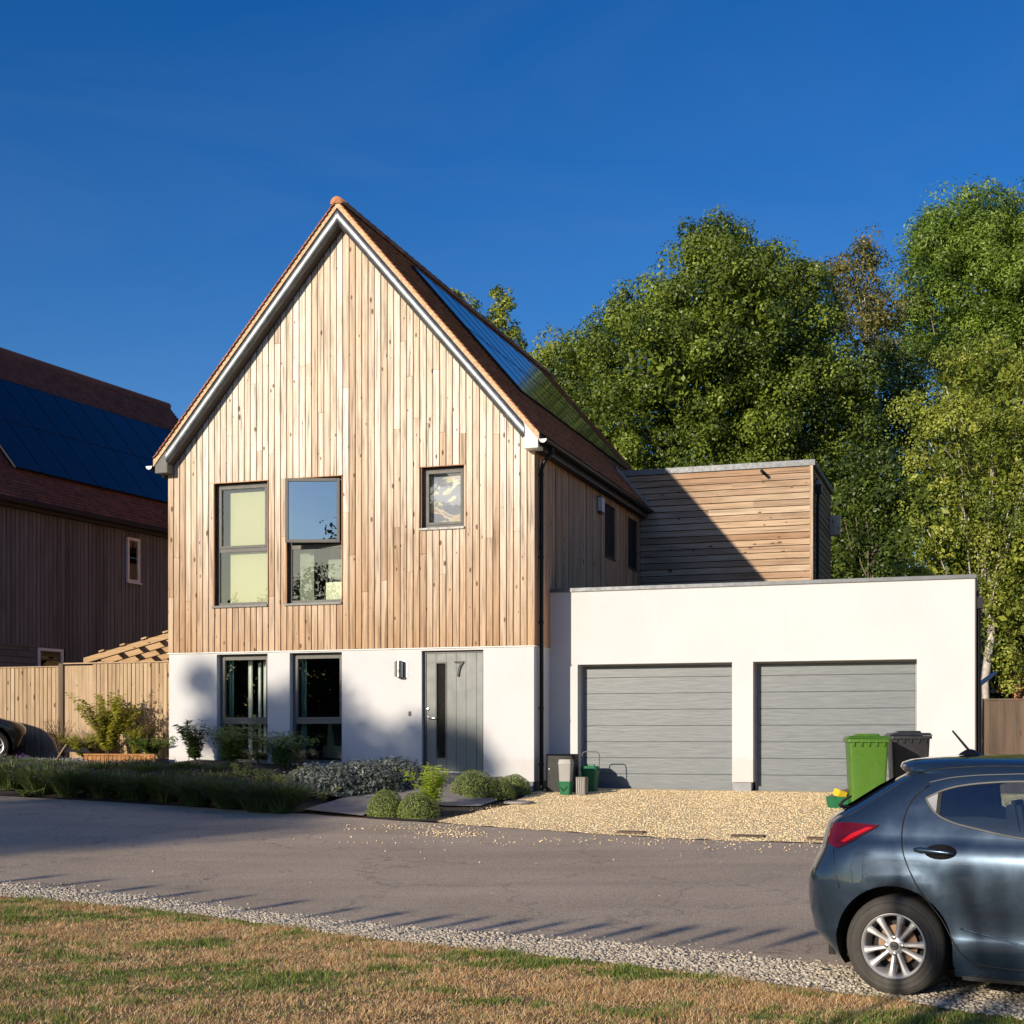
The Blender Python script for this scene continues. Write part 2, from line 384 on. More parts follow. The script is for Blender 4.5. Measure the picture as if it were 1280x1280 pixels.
def lawnbase():
    m, t, b = newmat('dry_lawn_ground')
    c = coord(t); n = noise(t, c, 1.1, 6, .6); f = noise(t, c, 70, 4, .7)
    a = ramp(t, n, [(.35, (.34, .20, .10)), (.55, (.20, .14, .06)), (.7, (.07, .09, .03))])
    a = mix(t, 1., a, ramp(t, f, [(.3, .5), (.7, 1.3)]), 'MULTIPLY')
    t.links.new(a, b.inputs['Base Color']); b.inputs['Roughness'].default_value = .95; bump(t, b, f, 1., .02); return m
M['lawn'] = lawnbase()
M['slab'] = plain('stone_path_slab', (.27, .25, .23), .8, var=.25, scale=3, bumpd=.002)
M['bark'] = plain('grey_brown_bark', (.20, .16, .12), .9, var=.4, scale=9, bumpd=.01)
M['birchbark'] = plain('pale_birch_bark', (.50, .46, .40), .8, var=.3, scale=9, bumpd=.01)
M['twig'] = plain('brown_twigs', (.13, .09, .06), .9, var=.3)
def brickmat():
    m, t, b = newmat('orange_brick')
    bt = nd(t, 'ShaderNodeTexBrick'); bt.inputs['Scale'].default_value = 1; bt.inputs['Brick Width'].default_value = .225; bt.inputs['Row Height'].default_value = .075; bt.inputs['Mortar Size'].default_value = .01
    bt.inputs['Color1'].default_value = (.45, .16, .07, 1); bt.inputs['Color2'].default_value = (.55, .22, .10, 1); bt.inputs['Mortar'].default_value = (.45, .36, .28, 1)
    c = nd(t, 'ShaderNodeTexCoord'); s = nd(t, 'ShaderNodeSeparateXYZ'); q = nd(t, 'ShaderNodeCombineXYZ'); t.links.new(c.outputs['Object'], s.inputs[0])
    t.links.new(mth(t, 'ADD', s.outputs[0], s.outputs[1]), q.inputs[0]); t.links.new(s.outputs[2], q.inputs[1]); t.links.new(q.outputs[0], bt.inputs['Vector'])
    t.links.new(bt.outputs['Color'], b.inputs['Base Color']); b.inputs['Roughness'].default_value = .9; return m
M['brick'] = brickmat()

# ------------------------------------------------------------------ ground
def ground_patch(name, poly, m, off, step=1.0, mound=None, **kw):
    """flat outline in world x,y laid on the slope, cut into a grid"""
    bm = bmesh.new(); vs = [bm.verts.new((x, y, 0)) for x, y in poly]; bm.faces.new(vs)
    xs = [p[0] for p in poly]; ys = [p[1] for p in poly]
    us = [UV(*p)[0] for p in poly]; vv = [UV(*p)[1] for p in poly]
    for a, b, d in ((min(us), max(us), Vector((CT, -ST, 0))), (min(vv), max(vv), Vector((ST, CT, 0)))):
        t = math.ceil(a/step)*step
        while t < b:
            bmesh.ops.bisect_plane(bm, geom=bm.verts[:]+bm.edges[:]+bm.faces[:], plane_co=Vector((X0, Y0, 0))+d*t, plane_no=d, dist=1e-5); t += step
    for v in bm.verts: v.co.z = terr(v.co.x, v.co.y)+off+(mound(v.co.x, v.co.y) if mound else 0)
    bmesh.ops.recalc_face_normals(bm, faces=bm.faces)
    me = bpy.data.meshes.new(name); bm.to_mesh(me); bm.free()
    if me.polygons and me.polygons[0].normal.z < 0: me.flip_normals()
    me.shade_smooth(); me.materials.append(m); o = bpy.data.objects.new(name, me); link(o); o['kind'] = 'structure'; return o
g = MB(); rows = []
uu = [-400, -200, -100, -60, -40, -30, -22]+[-20+i*1.0 for i in range(31)]+[12, 15, 20, 40, 100, 200, 400]
vv = [-400, -200, -100, -60, -40, -30, -22]+[-21+i for i in range(23)]+[1.2, 3, 6, 10, 20, 40, 80, 160, 400, 900]
for v in sorted(vv): rows.append([U(u, v, zuv(u, v)-.012) for u in uu])
g.grid(rows); tag(g.build('ground', M['lawn'], smooth=True), kind='structure')

def rise(x, y):                            # the beds and the path climb to the door
    u, v = UV(x, y); f = max(0, min(1, (v+4.4)/4.2)); return f*max(0, min(1, (-.1-u)/.9))*max(0, min(1, (u+7.6)/1.1))*(ZT-.06-zuv(-1.5, 0))
def GR_(px, py):
    k = (px-640)/F; m = (HY-py)/F; lo, hi = 1, 200
    for _ in range(40):
        Y = (lo+hi)/2
        if CZ+m*Y > terr(k*Y, Y)+rise(k*Y, Y): lo = Y
        else: hi = Y
    return k*Y, Y
def bedz(x, y): return terr(x, y)+rise(x, y)+.012
FAR = [(-30, -6.5), (-12, -5.6), (-6.75, -5.06), (-4.05, -4.77), (-2.37, -4.65), (-.96, -4.74), (.34, -4.89), (2.05, -5.36), (3.69, -5.79), (5.42, -5.92), (8, -6.3), (40, -9)]
NEAR = [(-30, -12.6), (-8, -11.3), (-1.81, -11.31), (-.96, -11.31), (-.19, -11.37), (.44, -11.55), (2.25, -12.05), (3.65, -12.2), (4.94, -12.44), (6.29, -12.8), (9, -14), (30, -20)]
GRASS = [(-30, -13.3), (-8, -11.9), (-1.36, -11.88), (-.33, -11.89), (.73, -12.02), (2.49, -12.57), (4.59, -13.03), (5.66, -13.35), (6.36, -13.58), (6.68, -13.68), (7.15, -13.93), (10, -15), (30, -21)]
def ip(c, u):
    for (a, b), (d, e) in zip(c, c[1:]):
        if a <= u <= d: return b+(e-b)*(u-a)/(d-a)
    return c[0][1] if u < c[0][0] else c[-1][1]
W2 = lambda L: [tuple(U(u, v)[:2]) for u, v in L]
jit = lambda L, s: [(u, v+rnd.uniform(-s, s)) for u, v in L]
def dens(c, a, b, n, s):
    return [(a+(b-a)*i/n, ip(c, a+(b-a)*i/n)+rnd.uniform(-s, s)) for i in range(n+1)]
ground_patch('road', W2(dens(FAR, -30, 40, 260, .02)+[(40, -24)]+list(reversed(dens(NEAR, -30, 30, 260, .035)))), M['asphalt'], .004)
ground_patch('stone_verge', W2(dens(NEAR, -20, 20, 60, 0.0)+list(reversed(dens(GRASS, -20, 20, 120, .03)))), M['stonebase'], .001)
drive = [G(*p) for p in ((543, 1027), (593, 1016), (637, 1007), (659, 994))]
gp = W2(dens(FAR, .3, 16, 90, .05))
drive_poly = [tuple(drive[0])]+gp+W2([(16, 1.1), (.02, 1.1), (.02, -.15)])+[tuple(p) for p in reversed(drive[1:])]
ground_patch('gravel_drive', drive_poly, M['gravel'], .009)
path = [GR_(*p) for p in ((380, 1014.5), (453, 1022.5), (475, 1008), (520, 1003), (556, 1010), (600, 1010), (622, 1003))]
path_poly = path+W2([(-.45, -1.4), (-.80, -.02), (-2.1, -.02), (-2.3, -1.3)])+[GR_(424, 1001.5)]
ground_patch('garden_path', path_poly, M['slab'], .035, .4, rise)
bed = W2(dens(FAR, -20, -2.0, 60, .03))+W2([(-2.4, -1.4), (-2.3, -.01), (-20, -.01)])
ground_patch('planting_bed', bed, M['soil'], .012, .4, rise)
bed2 = [GR_(*p) for p in ((453, 1022.5), (500, 1027), (543, 1028), (600, 1014), (622, 1003), (600, 1010), (556, 1010), (520, 1003), (475, 1008))]
ground_patch('planting_bed_by_path', [tuple(p) for p in bed2], M['soil'], .014, .4, rise)
bed3 = [GR_(*p) for p in ((556, 1001), (620, 1003), (659, 994), (677, 993))]+W2([(0, -.3), (-.02, -.02), (-.8, -.02)])
ground_patch('planting_bed_by_corner', [tuple(p) for p in bed3], M['soil'], .013, .4, rise)

# loose stones -------------------------------------------------------
ICO = None
def scatter(name, m, pts, smin, smax, label, cat, flat=.65, zoff=0):
    t = (1+5**.5)/2
    iv = np.array([(-1,t,0),(1,t,0),(-1,-t,0),(1,-t,0),(0,-1,t),(0,1,t),(0,-1,-t),(0,1,-t),(t,0,-1),(t,0,1),(-t,0,-1),(-t,0,1)], float); iv /= np.linalg.norm(iv[0])
    fi = np.array([(0,11,5),(0,5,1),(0,1,7),(0,7,10),(0,10,11),(1,5,9),(5,11,4),(11,10,2),(10,7,6),(7,1,8),(3,9,4),(3,4,2),(3,2,6),(3,6,8),(3,8,9),(4,9,5),(2,4,11),(6,2,10),(8,6,7),(9,8,1)])
    n = len(pts); P = np.array([(x, y, terr(x, y)+zoff) for x, y in pts])
    s = NP.uniform(smin, smax, n)*NP.uniform(.6, 1, n)
    V = iv[None]*(1+NP.uniform(-.22, .22, (n, 12, 1)))
    V = V*np.stack([NP.uniform(.75, 1.2, n), NP.uniform(.65, 1., n), np.full(n, flat)*NP.uniform(.7, 1.1, n)], 1)[:, None]
    a = NP.uniform(0, 6.28, n); ca, sa = np.cos(a), np.sin(a)
    X = V[..., 0]*ca[:, None]-V[..., 1]*sa[:, None]; Y = V[..., 0]*sa[:, None]+V[..., 1]*ca[:, None]
    V = np.stack([X, Y, V[..., 2]], -1)*s[:, None, None]; V += P[:, None]; V[..., 2] += (s*flat*.35)[:, None]
    o = rawmesh(name, V.reshape(-1, 3), (fi[None]+np.arange(n)[:, None, None]*12).reshape(-1, 3), m)
    return tag(o, label, cat, kind='stuff')
def rawmesh(name, V, Fc, m, tint=None, parent=None):
    me = bpy.data.meshes.new(name); n, k = Fc.shape
    me.vertices.add(len(V)); me.vertices.foreach_set('co', np.ascontiguousarray(V, dtype=np.float32).ravel())
    me.loops.add(n*k); me.loops.foreach_set('vertex_index', np.ascontiguousarray(Fc, dtype=np.int32).ravel())
    me.polygons.add(n); me.polygons.foreach_set('loop_start', np.arange(0, n*k, k, dtype=np.int32))
    try: me.polygons.foreach_set('loop_total', np.full(n, k, dtype=np.int32))
    except Exception: pass
    me.update(calc_edges=True)
    if tint is not None:
        at_ = me.attributes.new('tint', 'FLOAT', 'POINT'); at_.data.foreach_set('value', np.ascontiguousarray(tint, dtype=np.float32))
    me.materials.append(m); o = bpy.data.objects.new(name, me); link(o, parent); return o
pts = []
for i in range(24000):
    u = rnd.uniform(-7, 9.5); a, b = ip(GRASS, u), ip(NEAR, u); v = a+(b-a)*rnd.betavariate(1.1, 1.1)*1.06
    pts.append(U(u, v)[:2])
for i in range(700):
    u = rnd.uniform(-6, 9); v = ip(NEAR, u)+abs(rnd.gauss(0, .12)); pts.append(U(u, v)[:2])
scatter('limestone_chippings', M['stone'], pts, .009, .021, 'pale limestone chippings between asphalt and dry lawn', 'stones')
pts = []
def inpoly(x, y, P):
    r = False; j = len(P)-1
    for i in range(len(P)):
        if (P[i][1] > y) != (P[j][1] > y) and x < (P[j][0]-P[i][0])*(y-P[i][1])/(P[j][1]-P[i][1])+P[i][0]: r = not r
        j = i
    return r
while len(pts) < 30000:
    u, v = rnd.uniform(-1, 9), rnd.uniform(-6.6, .9); p = U(u, v)
    if inpoly(p.x, p.y, drive_poly): pts.append((p.x, p.y))
for cx, cy, sx, sy, n in ((565, 1043, 26, 2.5, 200), (530, 1035, 50, 3, 110), (850, 1052, 200, 3, 260), (1000, 1060, 80, 3, 70), (700, 1070, 250, 20, 26), (620, 1012, 40, 5, 200)):
    for i in range(n): pts.append(G(rnd.gauss(cx, sx), max(960, rnd.gauss(cy, sy))))
scatter('golden_pebbles', M['gravelstone'], pts, .009, .017, 'loose golden pebbles covering the drive before the garage', 'gravel', .7, .008)

# ------------------------------------------------------------------ foliage helpers
def frames(N):
    a = np.cross(N, NP.normal(size=N.shape)); a /= np.linalg.norm(a, axis=1, keepdims=True)+1e-9
    return a, np.cross(N, a)
def leaf_quads(P, N, L, Wd, tint, name, m, parent=None, droop=.2):
    n = len(P); A, B = frames(N)
    L = L[:, None] if np.ndim(L) else L; Wd = Wd[:, None] if np.ndim(Wd) else Wd
    V = np.stack([P-A*L*.5, P+B*Wd*.5-N*L*droop*.4, P+A*L*.5-N*L*droop*.5, P-B*Wd*.5-N*L*droop*.2], 1)
    Fc = np.arange(n*4).reshape(n, 4)
    return rawmesh(name, V.reshape(-1, 3), Fc, m, np.repeat(tint, 4), parent)
def rdir(n):
    v = NP.normal(size=(n, 3)); return v/np.linalg.norm(v, axis=1, keepdims=True)
def clumps(lobes, per_m2, cr, nleaf, out=.25, upbias=.25, keep=None):
    """leaf clump centres over the lobes (x,y,z,r), then leaves on the clumps; returns points, normals, clump tint"""
    C = []; 
    for (x, y, z, r) in lobes:
        n = max(6, int(per_m2*12.57*r*r)); d = rdir(n); d[:, 2] += upbias; d /= np.linalg.norm(d, axis=1, keepdims=True)
        rr = r*(1+NP.normal(0, out*.5, n))*np.where(NP.random(n) < .25, NP.uniform(.5, .9, n), 1)
        C.append(np.array((x, y, z))+d*rr[:, None])
    C = np.concatenate(C); 
    if keep is not None: C = C[keep(C)]
    k = len(C); rad = NP.uniform(.6, 1.25, k)*cr
    ct = np.clip(NP.normal(.5, .30, k), 0, 1)
    d = rdir(k*nleaf); d[:, 2] = d[:, 2]*.9+.1; d /= np.linalg.norm(d, axis=1, keepdims=True)
    rr = NP.uniform(.35, 1.0, k*nleaf)**.45*(1+NP.normal(0, .08, k*nleaf))
    P = np.repeat(C, nleaf, 0)+d*(rr*np.repeat(rad, nleaf))[:, None]*np.array((1, 1, .95))
    N = d*1.25+rdir(k*nleaf)*.55; N[:, 2] += .2; N /= np.linalg.norm(N, axis=1, keepdims=True)
    t = np.clip(np.repeat(ct, nleaf)+NP.normal(0, .10, k*nleaf), 0, 1)
    return P, N, t, C
def limbs(mb, base, top, C, n, r0, bend=.15, tipr=.02, sides=6):
    base, top = Vector(base), Vector(top); L = (top-base).length
    tr = [base.lerp(top, i/7)+Vector((rnd.uniform(-1, 1), rnd.uniform(-1, 1), 0))*L*.015*min(i, 2) for i in range(8)]
    mb.tube(tr, [r0*(1-.11*i) for i in range(8)], 9)
    for i in range(n):
        c = Vector(C[rnd.randrange(len(C))]); c = c*.86+base.lerp(top, .6)*.14; f = min(.95, max(.25, (c.z-base.z)/L*rnd.uniform(.55, .85))); s = base.lerp(top, f)
        mid = s.lerp(c, .5)+Vector((0, 0, -(c-s).length*bend))+Vector((rnd.uniform(-.3, .3),)*3); r = r0*.32*(1-f*.5)
        mb.tube([s, s.lerp(mid, .6), mid, mid.lerp(c, .6)+Vector((0, 0, .1)), c], [r, r*.8, r*.6, r*.4, tipr], sides, False)
def tree(name, label, spec, Y, leafm, barkm, trunk_px, per=2.2, cr=.5, nleaf=95, ls=(.075, .13), out=.25, nl=26, r0=.22, group=None, depth=1.0, top_frac=.8, droop=.2, keep=None, asp=.62, inner=24):
    lobes = []
    for (px, py, rp) in spec:
        r = rp/F*Y; lobes.append(((px-640)/F*Y, Y+rnd.uniform(-.6, .6)*r*depth, CZ+(HY-py)/F*Y, r))
    P, N, t, C = clumps(lobes, per, cr, nleaf, out, keep=keep)
    L = NP.uniform(ls[0], ls[1], len(P))
    for (x, y, z, r) in lobes if inner else []:      # the leaves further in, seen only through the gaps
        n = int(inner*r*r*r*7.5); d = rdir(n)*(NP.random((n, 1))**.33)*r*.76; P = np.concatenate([P, np.array((x, y, z))+d]); N = np.concatenate([N, rdir(n)]); t = np.concatenate([t, NP.random(n)]); L = np.concatenate([L, NP.uniform(.17, .29, n)])
    tx = (trunk_px-640)/F*Y; bz = terr(tx, Y); zt = max(l[2] for l in lobes)
    root = empty(name, label, 'tree', (tx, Y, bz), 0, group)
    org = np.array((tx, Y, bz))
    leaf_quads(P-org, N, L, L*asp, t, 'crown', leafm, root, droop)
    mb = MB(); limbs(mb, (0, 0, -.1), (rnd.uniform(-.4, .4), 0, (zt-bz)*top_frac), [c-org for c in C], nl, r0)
    mb.build('trunk', barkm, root, smooth=True)
    return root
M['leaf_main'] = leafmat('mid_green_leaves', (.026, .055, .008), (.23, .30, .035))
M['leaf_ash'] = leafmat('bright_green_leaves', (.04, .085, .010), (.24, .35, .045))
M['leaf_birch'] = leafmat('yellow_green_leaves', (.085, .13, .012), (.38, .42, .065))
M['leaf_autumn'] = leafmat('olive_brown_leaves', (.05, .065, .015), (.25, .22, .05))
M['leaf_dark'] = leafmat('dark_green_leaves', (.022, .045, .008), (.12, .18, .03))
M['leaf_wood'] = leafmat('far_wood_leaves', (.018, .034, .008), (.08, .11, .02), .05)
M['leaf_shade'] = leafmat('plain_green_leaves', (.04, .09, .015), (.20, .30, .05))

# ------------------------------------------------------------------ the house
HOUSE = empty('detached_house', 'timber clad gabled house with white ground floor and attached double garage', 'house', (X0, Y0, ZT), -TH)
UL, UM, PT = -7.02, -3.51, 1.165            # left corner, ridge, tan of the roof pitch
SOF = lambda u: 9.50-PT*abs(u-UM)
W_UP = [(-6.08, -5.00, 2.96, 5.17), (-4.62, -3.54, 2.96, 5.17), (-2.03, -1.25, 4.18, 5.22)]
W_LO = [(-6.03, -5.00, .12, 2.075), (-4.56, -3.54, .12, 2.075), (-2.03, -.90, -.02, 2.065)]
def wall_rects(x0, x1, z0, z1, holes):
    xs = sorted({x0, x1, *[h[0] for h in holes], *[h[1] for h in holes]}); zs = sorted({z0, z1, *[h[2] for h in holes], *[h[3] for h in holes]})
    xs = [x for x in xs if x0 <= x <= x1]; zs = [z for z in zs if z0 <= z <= z1]; out = []
    for a, b in zip(xs, xs[1:]):
        run = None
        for c, d in zip(zs, zs[1:]):
            hole = any(h[0] <= (a+b)/2 <= h[1] and h[2] <= (c+d)/2 <= h[3] for h in holes)
            if hole:
                if run: out.append((a, b, *run)); run = None
            else: run = (run[0], d) if run else (c, d)
        if run: out.append((a, b, *run))
    return out
# white ground floor wall in one mesh with openings, then the dark backing of the boards
def holed_wall(name, m, x0, x1, z0, z1, holes, y0, y1, **kw):
    """wall with openings: welded grid so that no inner faces remain"""
    xs = sorted({x0, x1, *[h[0] for h in holes], *[h[1] for h in holes]}); zs = sorted({z0, z1, *[max(z0, h[2]) for h in holes], *[min(z1, h[3]) for h in holes]})
    solid = lambda i, j: 0 <= i < len(xs)-1 and 0 <= j < len(zs)-1 and not any(h[0] < (xs[i]+xs[i+1])/2 < h[1] and h[2] < (zs[j]+zs[j+1])/2 < h[3] for h in holes)
    mb = MB(); idx = {}
    def V(i, y, j):
        k = (i, y, j)
        if k not in idx: idx[k] = len(mb.v); mb.v.append((xs[i], y, zs[j]))
        return idx[k]
    for i in range(len(xs)-1):
        for j in range(len(zs)-1):
            if not solid(i, j): continue
            mb.f.append((V(i, y0, j), V(i+1, y0, j), V(i+1, y0, j+1), V(i, y0, j+1)))
            mb.f.append((V(i, y1, j), V(i, y1, j+1), V(i+1, y1, j+1), V(i+1, y1, j)))
            if not solid(i-1, j): mb.f.append((V(i, y0, j), V(i, y0, j+1), V(i, y1, j+1), V(i, y1, j)))
            if not solid(i+1, j): mb.f.append((V(i+1, y0, j), V(i+1, y1, j), V(i+1, y1, j+1), V(i+1, y0, j+1)))
            if not solid(i, j-1): mb.f.append((V(i, y0, j), V(i, y1, j), V(i+1, y1, j), V(i+1, y0, j)))
            if not solid(i, j+1): mb.f.append((V(i, y0, j+1), V(i+1, y0, j+1), V(i+1, y1, j+1), V(i, y1, j+1)))
    return mb.build(name, m, HOUSE, **kw)
holed_wall('ground_floor_wall', M['render'], UL, 0, -.17, 2.10, W_LO, 0, .28)
mb = MB(); mb.box(-.28, 0, .281, 8, -.17, 2.10); mb.build('side_ground_floor_wall', M['render'], HOUSE)
mb = MB(); mb.box(UL, UL+.28, .281, 12.5, -.17, 2.10); mb.box(UL, -.02, 12.5, 12.75, -.17, 5.3); mb.build('rear_wall', M['render'], HOUSE)
mb = MB(); mb.box(UL+.02, -.02, .02, .4, -.8, -.17); mb.box(-.4, -.02, .4, 1.2, -.8, -.17); mb.box(UL+.02, UL+.4, .4, 12, -.8, -.17); mb.build('plinth', M['plinth'], HOUSE)
mb = MB(); mb.box(UL-.02, .022, -.022, .3, 2.10, 2.118); mb.box(.0, .022, .3, .93, 2.10, 2.118); mb.box(UL-.02, UL, .3, 12, 2.10, 2.118); mb.build('drip_trim', M['trim_white'], HOUSE)
holed_wall('upper_wall_backing', M['membrane'], UL+.03, -.03, 2.119, 5.36, W_UP, .022, .25)
mb = MB(); mb.prism([(UL+.1, 5.361), (-.1, 5.361), (UM, SOF(UM)-.02)], .022, .25); mb.build('gable_backing', M['membrane'], HOUSE)
mb = MB(); mb.box(-.25, -.03, .251, 12.4, 2.119, 5.36); mb.box(UL+.03, UL+.25, .251, 12.4, 2.119, 5.36); mb.build('side_wall_backing', M['membrane'], HOUSE)
# front cladding boards
W0, NB = .1215, 58
bw = (0-UL-.0)/NB
for i in range(NB):
    a, b = UL-.012+i*(bw+.0004), UL-.012+(i+1)*(bw+.0004)-.0155
    if i == NB-1: b = .012
    cuts = []; zb = 2.120; za = SOF((a+b)/2)
    joints = [j for j in ([rnd.uniform(2.9, 4.6)] if rnd.random() < .35 else [])+([rnd.uniform(5.3, 7.6)] if rnd.random() < .6 else []) if j < za-.4]
    spans = []; zc = zb
    holes = sorted([w_ for w_ in W_UP if min(b, w_[1]+.02)-max(a, w_[0]-.02) > .01], key=lambda h: h[2])
    segs = []
    if holes:
        h = holes[0]; segs = [(a, b, zb, h[2]-.005), (a, b, h[3]+.012, None)]
        if a < h[0]-.03: segs.append((a, h[0]-.012, h[2]-.005+.001, h[3]+.011))
        if b > h[1]+.03: segs.append((h[1]+.012, b, h[2]-.005+.001, h[3]+.011))
    else: segs = [(a, b, zb, None)]
    for (p, q, z0, z1) in segs:
        js = [z0]+[j for j in joints if z0+.3 < j < ((z1 or za)-.3)]+[z1]
        for k in range(len(js)-1):
            lo = js[k]+(0.0015 if k else 0); hi = js[k+1]-.0015 if js[k+1] is not None and k < len(js)-2 else js[k+1]
            if hi is None:
                poly = [(p, lo), (q, lo), (q, SOF(q))]+([(UM, SOF(UM))] if p < UM < q else [])+[(p, SOF(p))]
            else: poly = [(p, lo), (q, lo), (q, hi), (p, hi)]
            pr_ = rnd.uniform(-.002, .002)
            MB().prism(poly, -.012+pr_, .02).build('cladding_board', M['board'], HOUSE, bevel=.0035)
# side cladding: too narrow from here to pick apart one by one
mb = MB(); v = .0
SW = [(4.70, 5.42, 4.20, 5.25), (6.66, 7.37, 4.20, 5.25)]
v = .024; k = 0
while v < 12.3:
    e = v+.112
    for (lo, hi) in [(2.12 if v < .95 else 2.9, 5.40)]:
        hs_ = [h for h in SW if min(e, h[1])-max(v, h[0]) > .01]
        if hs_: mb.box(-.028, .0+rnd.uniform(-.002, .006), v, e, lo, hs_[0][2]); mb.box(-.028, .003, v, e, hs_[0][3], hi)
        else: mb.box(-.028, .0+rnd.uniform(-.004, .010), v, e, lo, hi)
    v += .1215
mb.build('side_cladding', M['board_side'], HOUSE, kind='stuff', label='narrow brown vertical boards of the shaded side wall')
mb = MB(); v = .024
while v < 12.3: mb.box(UL-.01, UL+.028, v, v+.112, 2.12, 5.40); v += .1215
mb.build('left_side_cladding', M['board_side'], HOUSE, kind='stuff', label='vertical boards of the far side wall')

# windows
def window(name, x0, x1, z0, z1, depth, transom=None, blind=None, label=None, open_top=False, sill=True, gl=None):
    fw = .055; y0, y1 = depth, depth+.07
    mb = MB(); mb.box(x0, x0+fw, y0, y1, z0, z1); mb.box(x1-fw, x1, y0, y1, z0, z1); mb.box(x0+fw, x1-fw, y0+.001, y1, z0, z0+fw); mb.box(x0+fw, x1-fw, y0+.001, y1, z1-fw, z1)
    if transom: mb.box(x0+fw, x1-fw, y0+.002, y1, transom-.045, transom+.03)
    w_ = mb.build(name, M['frame'], HOUSE, bevel=.004, label=label)
    rows = [(z0+fw, (transom-.045) if transom else z1-fw)]+([(transom+.03, z1-fw)] if transom else [])
    for ri, (a, b) in enumerate(rows):
        top = ri == len(rows)-1 and transom
        if top and open_top: continue
        if ri == len(rows)-1:              # opening sash
            s = MB(); f = .045; s.box(x0+fw, x0+fw+f, y0-.012, y1-.01, a, b); s.box(x1-fw-f, x1-fw, y0-.012, y1-.01, a, b); s.box(x0+fw+f, x1-fw-f, y0-.011, y1-.01, a, a+f); s.box(x0+fw+f, x1-fw-f, y0-.011, y1-.01, b-f, b)
            s.build('sash', M['frame'], w_, bevel=.003)
            MB().box(x0+fw+f-.004, x1-fw-f+.004, y0+.02, y0+.026, a+f-.004, b-f+.004).build('pane', gl or M['glass'], w_)
        else: MB().box(x0+fw-.004, x1-fw+.004, y0+.02, y0+.026, a-.004, b+.004).build('pane', gl or M['glass'], w_)
    if sill: MB().box(x0-.03, x1+.012, -.045, depth+.02, z0-.045, z0-.006).build('sill', M['frame_dark'], w_, bevel=.004)
    if blind is not None:
        bx0, bx1, bz0, bz1, m = blind; MB().box(bx0, bx1, y1+.03, y1+.034, bz0, bz1).build('blind', m, w_)
    return w_
def reveal(x0, x1, z0, z1, d):
    mb = MB(); mb.box(x0-.011, x0, -.006, d+.07, z0, z1); mb.box(x1, x1+.011, -.006, d+.07, z0, z1); mb.box(x0-.011, x1+.011, -.018, d+.07, z1, z1+.011)
    mb.build('window_lining', M['board_side'], HOUSE)
for w_ in W_UP: reveal(*w_, .10)
window('window', *W_UP[0], .10, transom=3.97, blind=(-5.86, -5.02, 2.98, 5.02, M['blind']), label='upper window with a pale green blind drawn down')
w2 = window('window', *W_UP[1], .10, transom=3.97, open_top=True, label='upper window with its top casement swung open')
p0 = W_UP[1]
# the open casement, hinged on its right edge
s = MB(); L, zb_, zt_ = .965, 4.005, 5.135; f = .055
s.box(-L, -L+f, -.03, .03, zb_, zt_); s.box(-f, 0, -.03, .03, zb_, zt_); s.box(-L+f, -f, -.029, .03, zb_, zb_+f); s.box(-L+f, -f, -.029, .03, zt_-f, zt_)
sash = s.build('sash', M['frame'], w2, bevel=.004, label='open casement'); sash.location = (p0[1]-.05, .03, 0); sash.rotation_euler = (0, 0, R(17))
o = MB().box(-L+f-.005, -f+.005, -.004, .004, zb_+f-.005, zt_-f+.005).build('pane', M['glass_up'], w2); o.location = sash.location; o.rotation_euler = sash.rotation_euler
MB().tube([(p0[1]-.06, .1, 4.03), (p0[1]-.35, -.06, 4.02)], .012, 6).build('stay', M['chrome'], w2)
window('window', *W_UP[2], .10, label='small square upper window with a patterned blind')
m, t, b = newmat('patterned_blind')
nz = noise(t, coord(t, (1.3, 1, 1.8)), 2.1, 2, .4, 1.8)
t.links.new(ramp(t, nz, [(.40, (.33, .33, .47)), (.52, (.38, .37, .50)), (.56, (.78, .74, .62)), (.66, (.70, .52, .54)), (.72, (.42, .40, .54))]), b.inputs['Base Color']); b.inputs['Roughness'].default_value = .8
M['pattern'] = m
MB().box(-1.95, -1.32, .21, .214, 4.24, 5.15).build('patterned_blind', M['pattern'], HOUSE)
g1 = window('window', *W_LO[0], .13, transom=.86, label='tall ground floor window with curtains, left of the two', sill=False)
g2 = window('window', *W_LO[1], .13, transom=.86, label='tall ground floor window right of the curtained one', sill=False)
def curtain(x0, x1, z0, z1, y, folds, par, m):
    mb = MB(); n = folds*8; mb.grid([[(x0+(x1-x0)*i/n, y+.03*math.sin(i/8*6.283), z) for i in range(n+1)] for z in (z0, z1)])
    mb.build('curtain', m, par, smooth=True)
M['teal'] = plain('teal_curtain', (.22, .42, .42), .9)
curtain(-5.97, -5.86, .2, 2.0, .32, 2, g1, M['teal']); curtain(-5.62, -5.53, .25, 1.98, .42, 1, g1, M['curtain']); curtain(-5.46, -5.39, .3, 1.95, .5, 1, g1, M['curtain']); curtain(-5.32, -5.24, .3, 1.95, .44, 1, g1, M['curtain'])
curtain(-4.50, -4.38, .2, 2.0, .32, 2, g2, M['teal'])
mb = MB(); mb.prism([(-4.28, .2), (-4.08, .2), (-4.18, .85), (-4.24, .85)], .9, 1.3); mb.box(-4.3, -3.6, .8, 1.4, .2, .42); mb.build('armchair', M['furniture'], g2)
